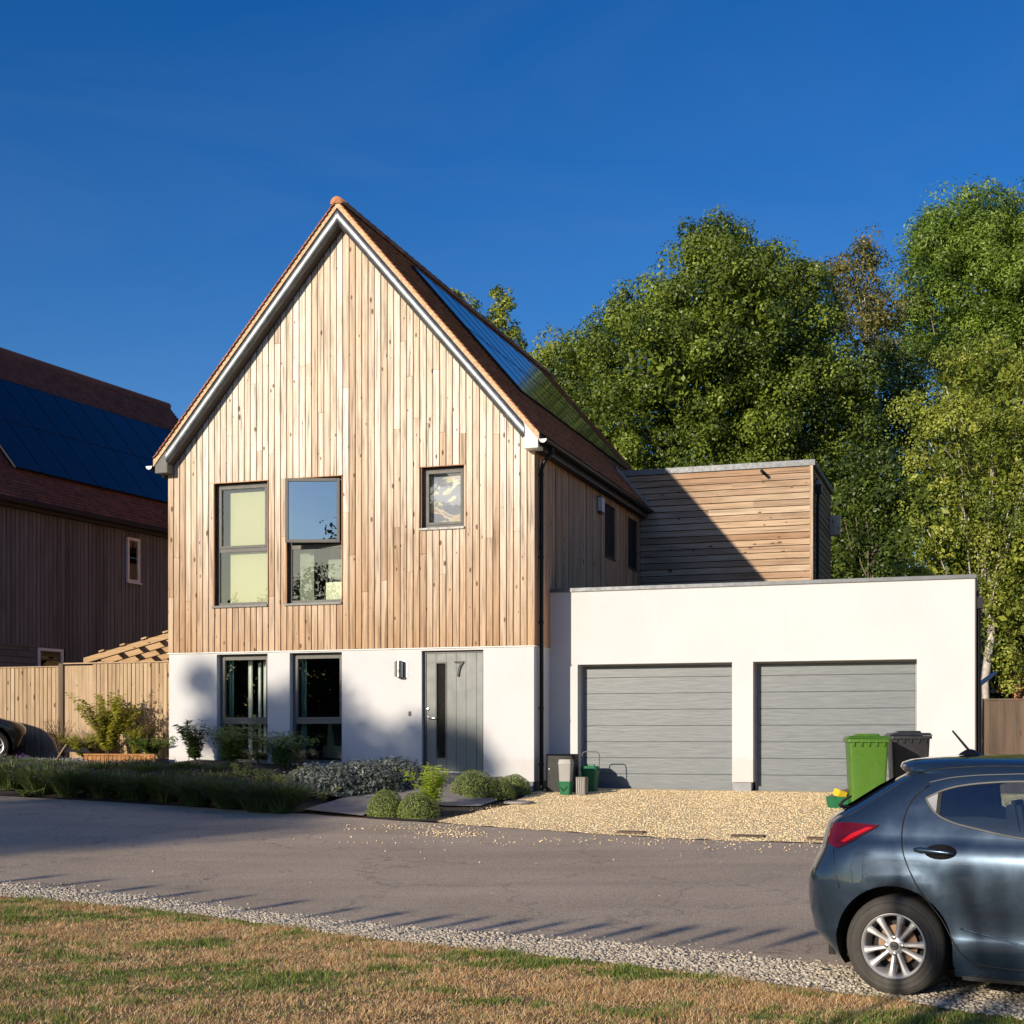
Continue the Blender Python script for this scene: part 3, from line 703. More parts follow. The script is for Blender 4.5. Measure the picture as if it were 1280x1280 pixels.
for (a, b, c, d) in SW:
    mb = MB(); f = .05; x0_, x1_ = -.09, -.03
    mb.box(x0_, x1_, a, a+f, c, d); mb.box(x0_, x1_, b-f, b, c, d); mb.box(x0_, x1_-.001, a+f, b-f, c, c+f); mb.box(x0_, x1_-.001, a+f, b-f, d-f, d)
    ws = mb.build('window', M['frame_dark'], HOUSE, label='narrow dark window in the shaded side wall')
    MB().box(-.06, -.055, a+f-.004, b-f+.004, c+f-.004, d-f+.004).build('pane', M['glass'], ws)
    MB().box(-.03, .035, a-.02, b+.02, c-.035, c-.004).build('sill', M['frame_dark'], ws)
    MB().box(-.24, -.22, a, b, c, d).build('blind', M['dark_interior'], ws)
# rooms behind the glass
def room(x0, x1, y0, y1, z0, z1, m=None):
    mb = MB(); n = len(mb.v); v_ = [(x0,y0,z0),(x1,y0,z0),(x1,y1,z0),(x0,y1,z0),(x0,y0,z1),(x1,y0,z1),(x1,y1,z1),(x0,y1,z1)]
    mb.v += v_; mb.f += [(0,1,2,3), (4,7,6,5), (1,5,6,2), (2,6,7,3), (3,7,4,0)]
    me = bpy.data.meshes.new('room'); me.from_pydata(mb.v, [], mb.f); me.materials.append(m or M['interior']); o = bpy.data.objects.new('room', me); link(o, HOUSE)
room(-6.9, -4.83, .26, 4, 2.3, 5.3); room(-4.81, -2.5, .26, 4.5, 2.3, 5.3); room(-2.48, -.3, .26, 3, 2.3, 5.3)
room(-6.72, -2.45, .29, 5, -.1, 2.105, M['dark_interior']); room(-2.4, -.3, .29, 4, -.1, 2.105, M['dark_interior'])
MB().box(-3.98, -3.62, .27, .42, 3.02, 3.34).build('box_on_sill', M['card'], w2)
MB().box(-3.96, -3.56, .30, .40, 3.40, 3.75).build('cushion', M['furniture'], w2, bevel=.02)
MB().box(-4.5, -4.22, .28, .30, 3.0, 4.0).build('curtain', M['furniture'], w2)

# front door
mb = MB(); mb.box(-2.03, -1.985, .08, .17, -.02, 2.065); mb.box(-.945, -.90, .08, .17, -.02, 2.065); mb.box(-1.985, -.945, .081, .17, 2.025, 2.065)
DOOR = mb.build('front_door', M['frame_dark'], HOUSE, label='grey boarded front door with a tall slot of glass')
xs = [-1.983, -1.80, -1.615, -1.43, -1.25, -1.06, -.947]
for a, b in zip(xs, xs[1:]):
    if a == -1.80:
        MB().box(a+.002, b-.002, .10, .15, 0, .20).build('door_board', M['door'], DOOR); MB().box(a+.002, b-.002, .10, .15, 1.87, 2.023).build('door_board', M['door'], DOOR)
    else: MB().box(a+.002, b-.002, .10, .15, 0, 2.023).build('door_board', M['door'], DOOR, bevel=.003)
mb = MB(); mb.box(-1.81, -1.79, .09, .14, .20, 1.87); mb.box(-1.625, -1.603, .09, .14, .20, 1.87); mb.box(-1.79, -1.625, .091, .14, .20, .222); mb.box(-1.79, -1.625, .091, .14, 1.848, 1.87)
mb.build('glazing_frame', M['frame'], DOOR); MB().box(-1.79, -1.625, .115, .12, .222, 1.848).build('pane', M['glass'], DOOR)
MB().box(-2.0, -.92, .151, .16, 0, 2.02).box(-1.79, -1.625, .125, .13, .22, 1.85).build('door_core', M['membrane'], DOOR)
mb = MB(); mb.tube([(-1.95, .10, .915), (-1.95, .05, .915), (-1.935, .04, .912), (-1.81, .04, .905)], .011, 8); mb.lathe([(.026, .098), (.026, .088)], 14, (-1.95, 0, .915), 'y'); mb.build('door_handle', M['chrome'], DOOR, smooth='auto')
MB().lathe([(.024, .098), (.024, .082), (.010, .080)], 14, (-1.95, 0, 1.06), 'y').build('lock', M['chrome'], DOOR, smooth='auto')
MB().box(-2.0, -.93, -.03, .099, -.045, -.005).build('threshold', M['chrome'], DOOR)
mb = MB(); mb.prism([(-1.455, 1.880), (-1.288, 1.880), (-1.288, 1.855), (-1.33, 1.80), (-1.358, 1.72), (-1.372, 1.62), (-1.408, 1.62), (-1.395, 1.73), (-1.365, 1.81), (-1.335, 1.853), (-1.455, 1.853)], .072, .090); mb.build('door_number', M['numeral'], DOOR, label='number 7')

# wall lamp, bell
lamp = empty('wall_lamp', 'steel cylinder wall lamp left of the front door', 'lamp', U(-2.39, 0, ZT+1.755), -TH)
MB().box(-.08, .10, -.012, -.001, -.145, .145).build('back_plate', M['chrome'], lamp, bevel=.003)
MB().lathe([(.062, -.14), (.062, -.11), (.062, .11), (.062, .14)], 20, (-.02, -.085, 0)).build('lamp_body', M['chrome'], lamp, smooth='auto')
MB().box(-.105, -.075, -.10, -.013, -.13, .13).build('side_fin', M['frame_dark'], lamp)
o = MB().box(-.022, .022, -.02, -.001, -.04, .04).build('door_bell', M['frame'], None, bevel=.004); o.location = U(-2.25, 0, ZT+.985); o.rotation_euler = (0, 0, -TH); tag(o, 'small grey bell push on the white wall beside the front door', 'door bell')

# roof
LEN0, LEN1, EU = -.20, 12.75, 3.70
deck = lambda d: 9.885-PT*d
mb = MB(); mb.prism([(UM, deck(0)), (UM-EU+.03, deck(EU-.03)), (UM-EU+.03, deck(EU-.03)-.17), (UM-3.5, SOF(UM-3.5)), (UM, SOF(UM)), (UM+3.5, SOF(UM+3.5)), (UM+EU-.03, deck(EU-.03)-.17), (UM+EU-.03, deck(EU-.03))], LEN0, LEN1)
ROOF = mb.build('roof', M['soffit'], HOUSE)
PA = math.atan(PT); CP, SP = math.cos(PA), math.sin(PA)
def tiles(name, m, parent, apex, v0, v1, slope_len, sides=(1, -1), gauge=.1, wid=.165, thick=.013, label=None, split=None, both=None):
    V = []; rows = int(slope_len/gauge)
    for sgn in sides:
        d = np.array((sgn*CP, 0, -SP)); n = np.array((sgn*SP, 0, CP)); a = np.array(apex)
        n_v = int((v1-v0)/wid)
        ww = (v1-v0)/n_v
        for r in range(rows):
            s0 = r*gauge; off = (r % 2)*.5
            for k in range(n_v+1):
                y0, y1 = v0+(k-off)*ww+.0015, v0+(k+1-off)*ww-.0015
                y0, y1 = max(y0, v0), min(y1, v1)
                if y1-y0 < .02: continue
                j = rnd.uniform(-.004, .004); l1 = rnd.uniform(0, .004)
                for s_, h in ((s0-.03, -.008), (s0+gauge+j, .012+l1)):
                    for y in (y0, y1):
                        for q in (0, thick): V.append(a+d*s_+n*(h+q)+np.array((0, y, 0)))
    V = np.array(V); k = len(V)//8
    b = np.array([(1, 3, 7, 5), (0, 1, 5, 4), (2, 6, 7, 3), (4, 5, 7, 6)])
    Fc = (b[None]+np.arange(k)[:, None, None]*8).reshape(-1, 4)
    o = rawmesh(name, V, Fc, m, parent=parent); o['kind'] = 'stuff'
    if label: o['label'] = label
    return o
tiles('roof_tiles', M['tile'], HOUSE, (UM, 0, 9.90), -.30, LEN1+.05, 5.66, label='orange clay tiles of the steep roof')
for i in range(int((LEN1-LEN0)/.3)):
    mb = MB(); v0 = -.29+i*.3; n = 10; rows = []
    for e, y in ((.0, v0), (.012, v0+.31)):
        rows.append([(UM+(.115+e)*math.sin(-1.75+3.5*k/n), y, 9.862+(.115+e)*math.cos(-1.75+3.5*k/n)) for k in range(n+1)])
    mb.grid(rows)
    if i == 0:
        b0 = len(mb.v); mb.v.append((UM, v0, 9.862)); mb.f += [(k, k+1, b0) for k in range(n)]
    mb.build('ridge_tile', M['tile'], HOUSE, smooth=True)
# mortar and undercloak along the front verge
for sg in (-1, 1):
    p = [(UM, 9.915), (UM+sg*3.68, 9.915-PT*3.68), (UM+sg*3.68, 9.79-PT*3.68), (UM, 9.79)]
    MB().prism(p, -.262, -.201).build('verge_mortar', M['mortar'], HOUSE)
    # rounded metal barge along the verge
    mb = MB(); rows = []
    for (du, extra) in [(0, 0)]+[(x*.3, 0) for x in range(1, 12)]+[(3.42, 0)]:
        z = 9.66-PT*du; rows.append([(UM+sg*du, -.201-.065*math.sin(math.pi*k/12), z+.145*math.cos(math.pi*k/12)) for k in range(13)])
    mb.grid(rows); mb.build('metal_verge', M['zinc'], HOUSE, smooth=True)
    for du in (.02, 1.35, 2.55):
        mb = MB(); rows = []
        for e in (-.012, .012):
            z = 9.66-PT*(du+e+.0); rows.append([(UM+sg*(du+e), -.200-.069*math.sin(math.pi*k/12), z+.150*math.cos(math.pi*k/12)) for k in range(13)])
        mb.grid(rows); mb.build('joint_clip', M['zinc'], HOUSE, smooth=True)
    x0_, x1_ = sorted((UM+sg*3.40, UM+sg*3.655))
    mb = MB(); zt = 5.70
    mb.prism([(UM+sg*3.40, 5.385), (UM+sg*3.655, 5.385), (UM+sg*3.655, 5.60), (UM+sg*3.56, 5.70), (UM+sg*3.40, 5.86)], -.24, .06); mb.build('eaves_box', M['trim_white'] if sg > 0 else M['frame'], HOUSE, bevel=.006)
    # gutter along the eaves
    gx, gz = UM+sg*3.755, 5.515; rows = []
    for y in (-.27, LEN1 if sg < 0 else 7.64):
        rows.append([(gx+.062*math.cos(math.pi+math.pi*k/10), y, gz+.062*math.sin(math.pi+math.pi*k/10)) for k in range(11)])
    mb = MB(); mb.grid(rows); gob = mb.build('gutter', M['black'], HOUSE, smooth=True)
    mb = MB(); mb.tube([(gx-.062, -.27, gz), (gx-.062, rows[1][0][1], gz)], .008, 6); mb.tube([(gx+.062, -.27, gz), (gx+.062, rows[1][0][1], gz)], .008, 6); mb.build('gutter_rim', M['frame'], gob)
    mb = MB(); mb.prism([(gx+.064*math.cos(math.pi+math.pi*k/10), gz+.064*math.sin(math.pi+math.pi*k/10)) for k in range(11)], -.285, -.271); mb.build('gutter_end', M['trim_white'] if sg > 0 else M['zinc'], gob)
    x0_, x1_ = sorted((UM+sg*3.53, UM+sg*3.68)); MB().box(x0_, x1_, .065, 7.64, 5.37, 5.50).build('eaves_board', M['soffit'], HOUSE)
    x0_, x1_ = sorted((UM+sg*3.682, UM+sg*3.69)); MB().box(x0_, x1_, .065, 7.64, 5.365, 5.385).build('eaves_trim', M['frame'], HOUSE)
# solar panels on the right slope
def panel_mesh(wd, ln):
    mb = MB(); mb.box(0.006, wd-.006, 0.006, ln-.006, 0, .03); return mb
def panels(parent, apex, d, n, along, s0, ncol, nrow, wd, ln, v0):
    mb = MB(); mb.box(.012, wd-.012, .012, ln-.012, .0, .032); first = None
    for c in range(ncol):
        for r in range(nrow):
            if first is None:
                p = mb.build('solar_panel', M['solar'], parent); fr = MB()
                fr.box(0.002, .012, .002, ln-.002, 0, .036); fr.box(wd-.012, wd-.002, .002, ln-.002, 0, .036); fr.box(.012, wd-.012, .002, .012, 0, .036); fr.box(.012, wd-.012, ln-.012, ln-.002, 0, .036)
                fr.build('panel_frame', M['black'], p); first = p
            else: p = dup(first, parent)
            X, Yv, Zv = Vector(along), Vector(d), Vector(n)
            mt = Matrix((X, Yv, Zv)).transposed().to_4x4(); mt.translation = Vector(apex)+Vector(d)*(s0+r*ln)+X*(v0+c*wd)+Vector(n)*.035
            p.matrix_local = mt
panels(HOUSE, (UM, 0, 9.90), (CP, 0, -SP), (SP, 0, CP), (0, 1, 0), .62, 8, 2, 1.0, 1.68, 2.05)

# downpipe on the corner
mb = MB(); mb.tube([(.235, .24, 5.46), (.235, .24, 5.38), (.10, .24, 5.22), (.058, .24, 5.1), (.058, .24, 2.4), (.058, .24, -.36)], .036, 10); pipe = mb.build('downpipe', M['black'], HOUSE, smooth='auto', label='black downpipe on the front corner')
for z in (5.0, 3.6, 2.5, 1.05, 0.1): MB().lathe([(.044, z), (.044, z+.04)], 10, (.058, .24, 0)).box(.011, .03, .22, .26, z, z+.03).build('pipe_bracket', M['black'], pipe)

# flat roofed block behind
D2 = 7.65; BT = 6.30
MB().box(-1.2, 3.705, D2+.025, 11.4, 2.4, BT).build('block_wall', M['membrane'], HOUSE)
z = 3.12; k = 0
while z < BT-.02:
    zt = min(z+.138, BT)
    js = [-.95, rnd.uniform(.6, 3.0), 3.665] if rnd.random() < .5 else [-.95, 3.665]
    for a, b in zip(js, js[1:]):
        if z < 5.3: a = max(a, 0.012)
        if b-a < .2: continue
        MB().prism([(D2-.014, z+.004), (D2+.022, z+.004), (D2+.022, zt-.008), (D2+.008, zt-.008)], a+.001, b-.001, 'x').build('wide_board', M['board_box'], HOUSE)
    z += .1385
mb = MB(); z = 3.12
while z < BT-.02: mb.prism([(3.728, z), (3.706, z), (3.706, min(z+.131, BT)), (3.716, min(z+.131, BT))], D2+.06, 11.38, 'y'); z += .1385
mb.build('block_side_boards', M['board_boxside'], HOUSE, kind='stuff', label='horizontal boards on the receding side of the flat block')
MB().box(3.668, 3.735, D2-.024, D2+.055, 3.12, BT).build('corner_board', M['board'], HOUSE)
mb = MB(); mb.box(-1.2, 3.78, D2-.035, D2+.2, BT+.001, BT+.125); mb.box(3.58, 3.78, D2+.2, 11.45, BT+.001, BT+.125); mb.build('block_coping', M['coping'], HOUSE, bevel=.006)
MB().box(-1.2, 3.58, D2+.2, 11.4, BT+.002, BT+.04).build('flat_roof', M['soffit'], HOUSE)
mb = MB(); mb.box(3.74, 3.86, 8.05, 8.2, 5.78, 5.96); mb.tube([(3.8, 8.12, 5.78), (3.78, 8.12, 5.5), (3.78, 8.12, 3.1)], .034, 8); mb.box(3.74, 3.78, 8.1, 8.16, 5.96, 6.1); mb.build('block_downpipe', M['black'], HOUSE)
MB().box(3.75, 3.86, 8.06, 8.19, 5.97, 6.06).box(3.862, 3.87, 8.06, 8.19, 5.8, 5.94).build('hopper', M['zinc'], HOUSE)
MB().box(3.73, 3.95, 11.1, 11.35, 5.3, 5.75).build('vent_box', M['board'], HOUSE)
MB().tube([(2.66, D2-.002, 6.25), (2.68, D2-.10, 6.22), (2.74, D2-.22, 6.15)], .035, 10).build('overflow_pipe', M['black'], HOUSE, smooth='auto')
# lead flashing where the block meets the slope
mb = MB(); d0, d1 = 3.0, 3.72
mb.prism([(UM+d0, 9.93-PT*d0+.0), (UM+d1, 9.93-PT*d1), (UM+d1, 9.93-PT*d1+.10), (UM+d0, 9.93-PT*d0+.10)], D2-.05, D2-.006); mb.build('flashing', M['zinc'], HOUSE)

# garage
D, GR, GZ, GL = .9156, 7.0265, 3.089, 1.831
GH = [(.501, 3.176, -1, GL), (3.525, 6.144, -1, GL)]
holed_wall('garage_wall', M['render'], .001, GR, -.17, GZ, GH, D, D+.30)
MB().box(GR-.25, GR, D+.301, 8.2, -.17, GZ).build('garage_side_wall', M['render'], HOUSE)
for a, b in ((.002, .48), (3.21, 3.49), (6.17, GR-.02)): MB().box(a, b, D+.03, D+.29, -.8, -.17).build('wall_foot', M['plinth_light'], HOUSE)
mb = MB(); mb.box(.012, GR+.03, D-.03, D+.30, GZ+.001, GZ+.065); mb.box(GR-.25, GR+.03, D+.30, 8.2, GZ+.001, GZ+.065); mb.build('garage_coping', M['coping'], HOUSE, bevel=.005)
MB().box(.01, GR-.26, D+.31, 7.64, 2.95, 3.05).build('garage_flat_roof', M['soffit'], HOUSE)
MB().box(.3, GR-.3, D+.8, D+.9, -.8, 2.9).build('garage_lining', M['membrane'], HOUSE)
for (a, b, _, _2) in GH:
    mb = MB(); y = D+.25; mb.box(a, a+.035, y-.01, y+.06, -.55, GL); mb.box(b-.035, b, y-.01, y+.06, -.55, GL); mb.box(a+.035, b-.035, y-.009, y+.06, GL-.03, GL)
    gd = mb.build('garage_door', M['plinth_light'], HOUSE, label='ribbed grey sectional door, '+('left of the pair' if a < 1 else 'right of the pair'))
    zs = [-.335, -.055, .222, .499, .776, 1.053, 1.330, 1.607, 1.80]
    for z0, z1 in zip(zs, zs[1:]): MB().box(a+.036, b-.036, y, y+.045, z0+.003, z1-.003).build('door_panel', M['gdoor'], gd, bevel=.006)
    MB().box(a+.03, b-.03, y+.046, y+.055, -.5, 1.82).build('door_backing', M['membrane'], gd)
    MB().box(a+.036, b-.036, y-.004, y+.04, -.375, -.336).build('rubber_seal', M['black'], gd)
mb = MB(); mb.tube([(GR+.055, D+.12, 2.72), (GR+.055, D+.12, -.4)], .038, 10); mb.box(GR+.002, GR+.13, D+.04, D+.22, 2.62, 2.80); mb.box(GR+.002, GR+.07, D+.09, D+.15, 2.8, 2.9); mb.build('garage_downpipe', M['black'], HOUSE, smooth='auto')
MB().box(GR+.001, GR+.02, D+.0, 8.2, -.3, GZ).build('garage_side_cladding', M['darkboard'], HOUSE)

al = empty('alarm_box', 'white and dark alarm box high on the shaded side wall', 'alarm box', U(.012, 4.2, ZT+5.14), -TH)
MB().box(0, .075, -.13, .13, -.19, .15).build('housing', M['frame_dark'], al, bevel=.02); MB().box(.002, .078, -.132, -.128, -.15, .12).box(.076, .08, -.1, .1, -.15, .12).build('cover', M['trim_white'], al)

# ------------------------------------------------------------------ neighbour's house on the left
NA = R(65.0); NBH = empty('neighbour_house', 'dark brown boarded house with solar panels on its tiled roof, left behind the fence', 'house', (-10.4, 28.9, 1.2), NA)
NE, NP_ = 5.25, 1.15                       # eaves height, pitch
MB().box(-1.2, 9.5, .03, 7.0, -.4, NE+.1).build('wall_core', M['membrane'], NBH)
NW = [(3.84, 4.27, 3.96, 4.98), (1.03, 1.78, 1.2, 2.30)]
x = -1.15
while x < 9.45:
    a, b = x, x+.105; z0 = .6
    if b < 1.03: z0 = 2.32
    hs_ = [h for h in NW if min(b, h[1])-max(a, h[0]) > .01]
    nm = 'cladding_board'
    if hs_:
        h = hs_[0]
        if h[2] > z0+.1: MB().box(a, b, 0, .03, z0, h[2]-.02).build(nm, M['darkboard'], NBH)
        MB().box(a, b, 0, .03, h[3]+.01, NE).build(nm, M['darkboard'], NBH)
    else: MB().box(a, b, rnd.uniform(-.004, .004), .03, z0, NE).build(nm, M['darkboard'], NBH)
    x += .121
z = .6
while z < 2.28: MB().box(-1.15, 1.02, -.012, .029, z, z+.125).build('horizontal_board', M['darkboard'], NBH); z += .135
MB().box(-1.15, 1.03, -.03, .028, 2.285, 2.315).build('band_trim', M['frame_dark'], NBH)
for i, (a, b, c, d) in enumerate(NW):
    mb = MB(); f = .06; mb.box(a, a+f, -.04, .02, c, d); mb.box(b-f, b, -.04, .02, c, d); mb.box(a+f, b-f, -.039, .02, c, c+f); mb.box(a+f, b-f, -.039, .02, d-f, d); mb.box(a-.03, b+.03, -.08, -.041, c-.03, c+.0)
    wn = mb.build('window', M['trim_white'], NBH, label='white framed window in the dark boards' if i == 0 else 'low window just above the fence')
    MB().box(a+f-.004, b-f+.004, -.01, -.004, c+f-.004, d-f+.004).build('pane', M['glass'], wn); MB().box(a+f, b-f, .015, .018, c+f, d-f).build('blind', M['frame'], wn)
mb = MB(); mb.prism([(-.18, NE-.05), (-.18, NE-.12+.16), (3.5, NE+.04+3.68*NP_), (7.2, NE-.12+.16), (7.2, NE-.05)], -1.4, 9.6, 'x'); mb.build('roof', M['soffit'], NBH)
o = tiles('roof_tiles', M['tile_left'], NBH, (0, 0, 0), 0, 11.1, 5.66, label='brown clay tiles of the neighbouring roof')
o.matrix_local = Matrix.Translation((-1.45, 3.5, NE+.08+3.68*NP_)) @ Matrix(((0, 1, 0, 0), (-1, 0, 0, 0), (0, 0, 1, 0), (0, 0, 0, 1)))
MB().tube([(-1.45, 3.5, NE+.03+3.68*NP_), (9.7, 3.5, NE+.03+3.68*NP_)], .11, 10).build('ridge', M['tile_left'], NBH)
pa = math.atan(NP_); panels(NBH, (0, 3.5, NE+.10+3.68*NP_), (0, -math.cos(pa), -math.sin(pa)), (0, -math.sin(pa), math.cos(pa)), (1, 0, 0), 1.42, 11, 2, .845, 1.64, .8)
for sp in (-.07-3.5,):                     # gutter
    mb = MB(); mb.grid([[(x, -.24+.06*math.cos(math.pi+math.pi*k/8), NE-.02+.06*math.sin(math.pi+math.pi*k/8)) for k in range(9)] for x in (-1.4, 10)]); mb.build('gutter', M['black'], NBH, smooth=True)
MB().box(-1.3, 9.9, -.17, .0, NE-.13, NE-.05).build('eaves_board', M['soffit'], NBH)

# ------------------------------------------------------------------ left fence, pergola, planter
FZ = 1.25
FE = empty('timber_fence', 'sunlit pale timber fence running left from the house to the dark post', 'fence', U(-7.05, .55, FZ), -TH)
x = -.02
def fboard(x0, x1, z1, parent, y=0):
    MB().box(x0, x1, y, y+.02, -.35, z1).build('fence_board', M['fence'], parent, bevel=.002)
while x > -1.98: fboard(x-.074, x, 1.775, FE, rnd.choice((0, .010))); x -= .0865
x = -1.99
while x > -2.62: fboard(x-.16, x-.001, 1.745, FE, .012); x -= .1615
MB().box(-2.64, .0, -.02, .04, 1.777, 1.80).build('fence_capping', M['fence'], FE)
MB().box(-2.62, 0, .022, .07, 1.3, 1.38).box(-2.62, 0, .022, .07, .3, .38).build('rail', M['fence'], FE)
MB().box(-2.75, -2.645, -.03, .10, -.5, 1.79).build('fence_post', M['fence_grey'], FE, bevel=.004)
F2 = empty('timber_fence', 'pale timber fence left of the dark post, behind the parked black car', 'fence', U(-9.81, .56, FZ), -TH)
x = 0
while x > -6: fboard(x-.081, x, 1.72+rnd.uniform(-.004, .004), F2, rnd.choice((0, .010))); x -= .094
MB().box(-6, 0, -.015, .04, 1.726, 1.745).build('fence_capping', M['fence'], F2)
for k in range(2): MB().box(-2.5-k*2.4, -2.4-k*2.4, .021, .12, -.5, 1.7).build('fence_post', M['fence'], F2)

PG = empty('pergola', 'timber pergola rafters showing above the fence beside the house', 'pergola', U(-8.32, 2.2, FZ), -TH)
for i in range(5):                         # rafters climb towards the house, one behind the other
    y_ = i*.62; MB().prism([(-2.1, 1.88), (.02, 2.38), (.02, 2.50), (-2.1, 2.0)], y_, y_+.05, 'y').build('rafter', M['pergola'], PG, bevel=.004)
for i in range(4): x_ = -1.70+i*.5; z_ = 2.01+(x_+2.1)*.236; MB().prism([(x_, z_), (x_+.12, z_+.028), (x_+.12, z_+.06), (x_, z_+.032)], -.05, 2.6, 'y').build('batten', M['fence'], PG)
MB().box(-1.80, -1.70, .06, 2.5, 1.80, 1.92).build('beam', M['pergola'], PG)
for y_ in (.08, 2.3): MB().box(-1.79, -1.71, y_, y_+.08, -.3, 1.80).build('post', M['pergola'], PG)

PL = empty('timber_planter', 'orange brown planter of upright timbers against the house corner', 'planter', U(-7.06, -.42, 1.0), -TH)
for i in range(17):
    MB().box(-.088*i-.084, -.088*i, 0, .06, -.3, .275+rnd.uniform(-.006, .006)).build('upright_timber', M['sleeper'], PL, bevel=.008)
MB().box(-1.5, 0, -.01, .07, .282, .315).build('top_rail', M['sleeper'], PL)
MB().box(-1.48, 0, .061, .85, -.3, .22).build('soil', M['soil'], PL)
GB = empty('stone_filled_planter', 'low grey raised bed wall of rough stones left of the timber planter', 'planter', U(-8.57, -.40, 1.05), -TH)
MB().box(-2.6, 0, .10, .8, -.3, .13).build('soil', M['soil'], GB)
t_ = []
for r_ in range(5):
    xx = 0.0
    while xx > -2.55:
        ww = rnd.uniform(.09, .17); MB().box(xx-ww+.006, xx-.006, rnd.uniform(-.012, .012), .1, -.26+r_*.09, -.26+r_*.09+.082).build('stone', M['bark'] if rnd.random() < .3 else M['stone_grey'] if 'stone_grey' in M else M.setdefault('stone_grey', plain('grey_walling_stone', (.16, .16, .17), .9, var=.3)), GB, bevel=.012); xx -= ww

# ------------------------------------------------------------------ plants
def tuft(name, label, cat, x, y, r, h, n, m, group=None, wid=.012, spikes=None, droop=.5, z=None, seg=2):
    z = bedz(x, y) if z is None else z
    a = NP.uniform(0, 6.283, n); rr = r*.35*np.sqrt(NP.random(n)); d = np.stack([np.cos(a), np.sin(a)], 1)
    base = np.stack([d[:, 0]*rr, d[:, 1]*rr, np.zeros(n)], 1); L = h*NP.uniform(.55, 1.1, n); lean = NP.uniform(.05, 1, n)*r*.9
    a2 = a+NP.normal(0, .5, n); dd = np.stack([np.cos(a2), np.sin(a2), np.zeros(n)], 1)
    mid = base+dd*(lean*.4)[:, None]+np.array((0, 0, 1))*(L*.65)[:, None]; tip = base+dd*lean[:, None]+np.array((0, 0, 1))*(L*(1-droop*.3*lean/r))[:, None]
    s = np.cross(dd, (0, 0, 1)); s = s*np.cos(NP.uniform(0, 3, n))[:, None]+dd*np.sin(NP.uniform(0, 3, n))[:, None]*.7; s *= wid/2
    V = np.stack([base-s, base+s, mid+s*1.1, mid-s*1.1, tip+s*.25, tip-s*.25], 1)
    Fc = np.array([(0, 1, 2, 3), (3, 2, 4, 5)])[None]+np.arange(n)[:, None, None]*6
    t = np.clip(NP.normal(.45, .25, n), 0, 1)
    root = empty(name, label, cat, (x, y, z), 0, group)
    rawmesh('foliage', V.reshape(-1, 3), Fc.reshape(-1, 4), m, np.repeat(t, 6), root)
    if spikes:
        k, ms, sl = spikes; i = NP.choice(n, k); P = tip[i]; up = (tip[i]-mid[i]); up /= np.linalg.norm(up, axis=1, keepdims=True)+1e-9
        e = P+up*sl; q = np.cross(up, rdir(k)); q /= np.linalg.norm(q, axis=1, keepdims=True)+1e-9; q *= .009
        V = np.stack([P-q, P+q, e], 1); V2 = np.stack([P-np.cross(up, q), P+np.cross(up, q), e], 1)
        V = np.concatenate([V, V2]).reshape(-1, 3); rawmesh('flower_spikes', V, np.arange(len(V)).reshape(-1, 3), ms, np.full(len(V), .5), root)['kind'] = 'stuff'
    return root
def mound(name, label, cat, x, y, rx, ry, h, n, ls, m, group=None, asp=.5, z=None, core=None, up=.3, sink=.3, rough=.014):
    z = bedz(x, y) if z is None else z
    d = rdir(n); d[:, 2] = np.abs(d[:, 2])*1.2-.25; d /= np.linalg.norm(d, axis=1, keepdims=True)
    b = 1+.025*np.sin(d[:, 0]*9+x*5)+.025*np.cos(d[:, 1]*8+y*3)+NP.normal(0, rough, n); b *= np.where(NP.random(n) < .25, NP.uniform(.85, .97, n), 1)
    P = d*b[:, None]*np.array((rx, ry, h*(1-sink*.5)))+np.array((0, 0, h*sink*.5)); P[:, 2] = np.maximum(P[:, 2], .0)
    N = d+rdir(n)*.7; N[:, 2] += up; N /= np.linalg.norm(N, axis=1, keepdims=True)
    root = empty(name, label, cat, (x, y, z), 0, group)
    L = NP.uniform(ls*.7, ls*1.25, n); leaf_quads(P, N, L, L*asp, np.clip(NP.normal(.5, .25, n), 0, 1), 'foliage', m, root)
    mb = MB(); prof = [(math.sin(a)*.8, math.cos(a)*.82) for a in [math.pi*.62*(1-i/7) for i in range(8)]]
    for i, (r_, h_) in enumerate(prof): pass
    mb.lathe([(max(r_, .01), h_) for r_, h_ in prof], 14); mb.v = [(a*rx, b_*ry, max(-.05, c_*h*(1-sink*.5)+h*sink*.5)) for a, b_, c_ in mb.v]
    mb.build('shade_core', core or M['core'], root, smooth=True)
    return root
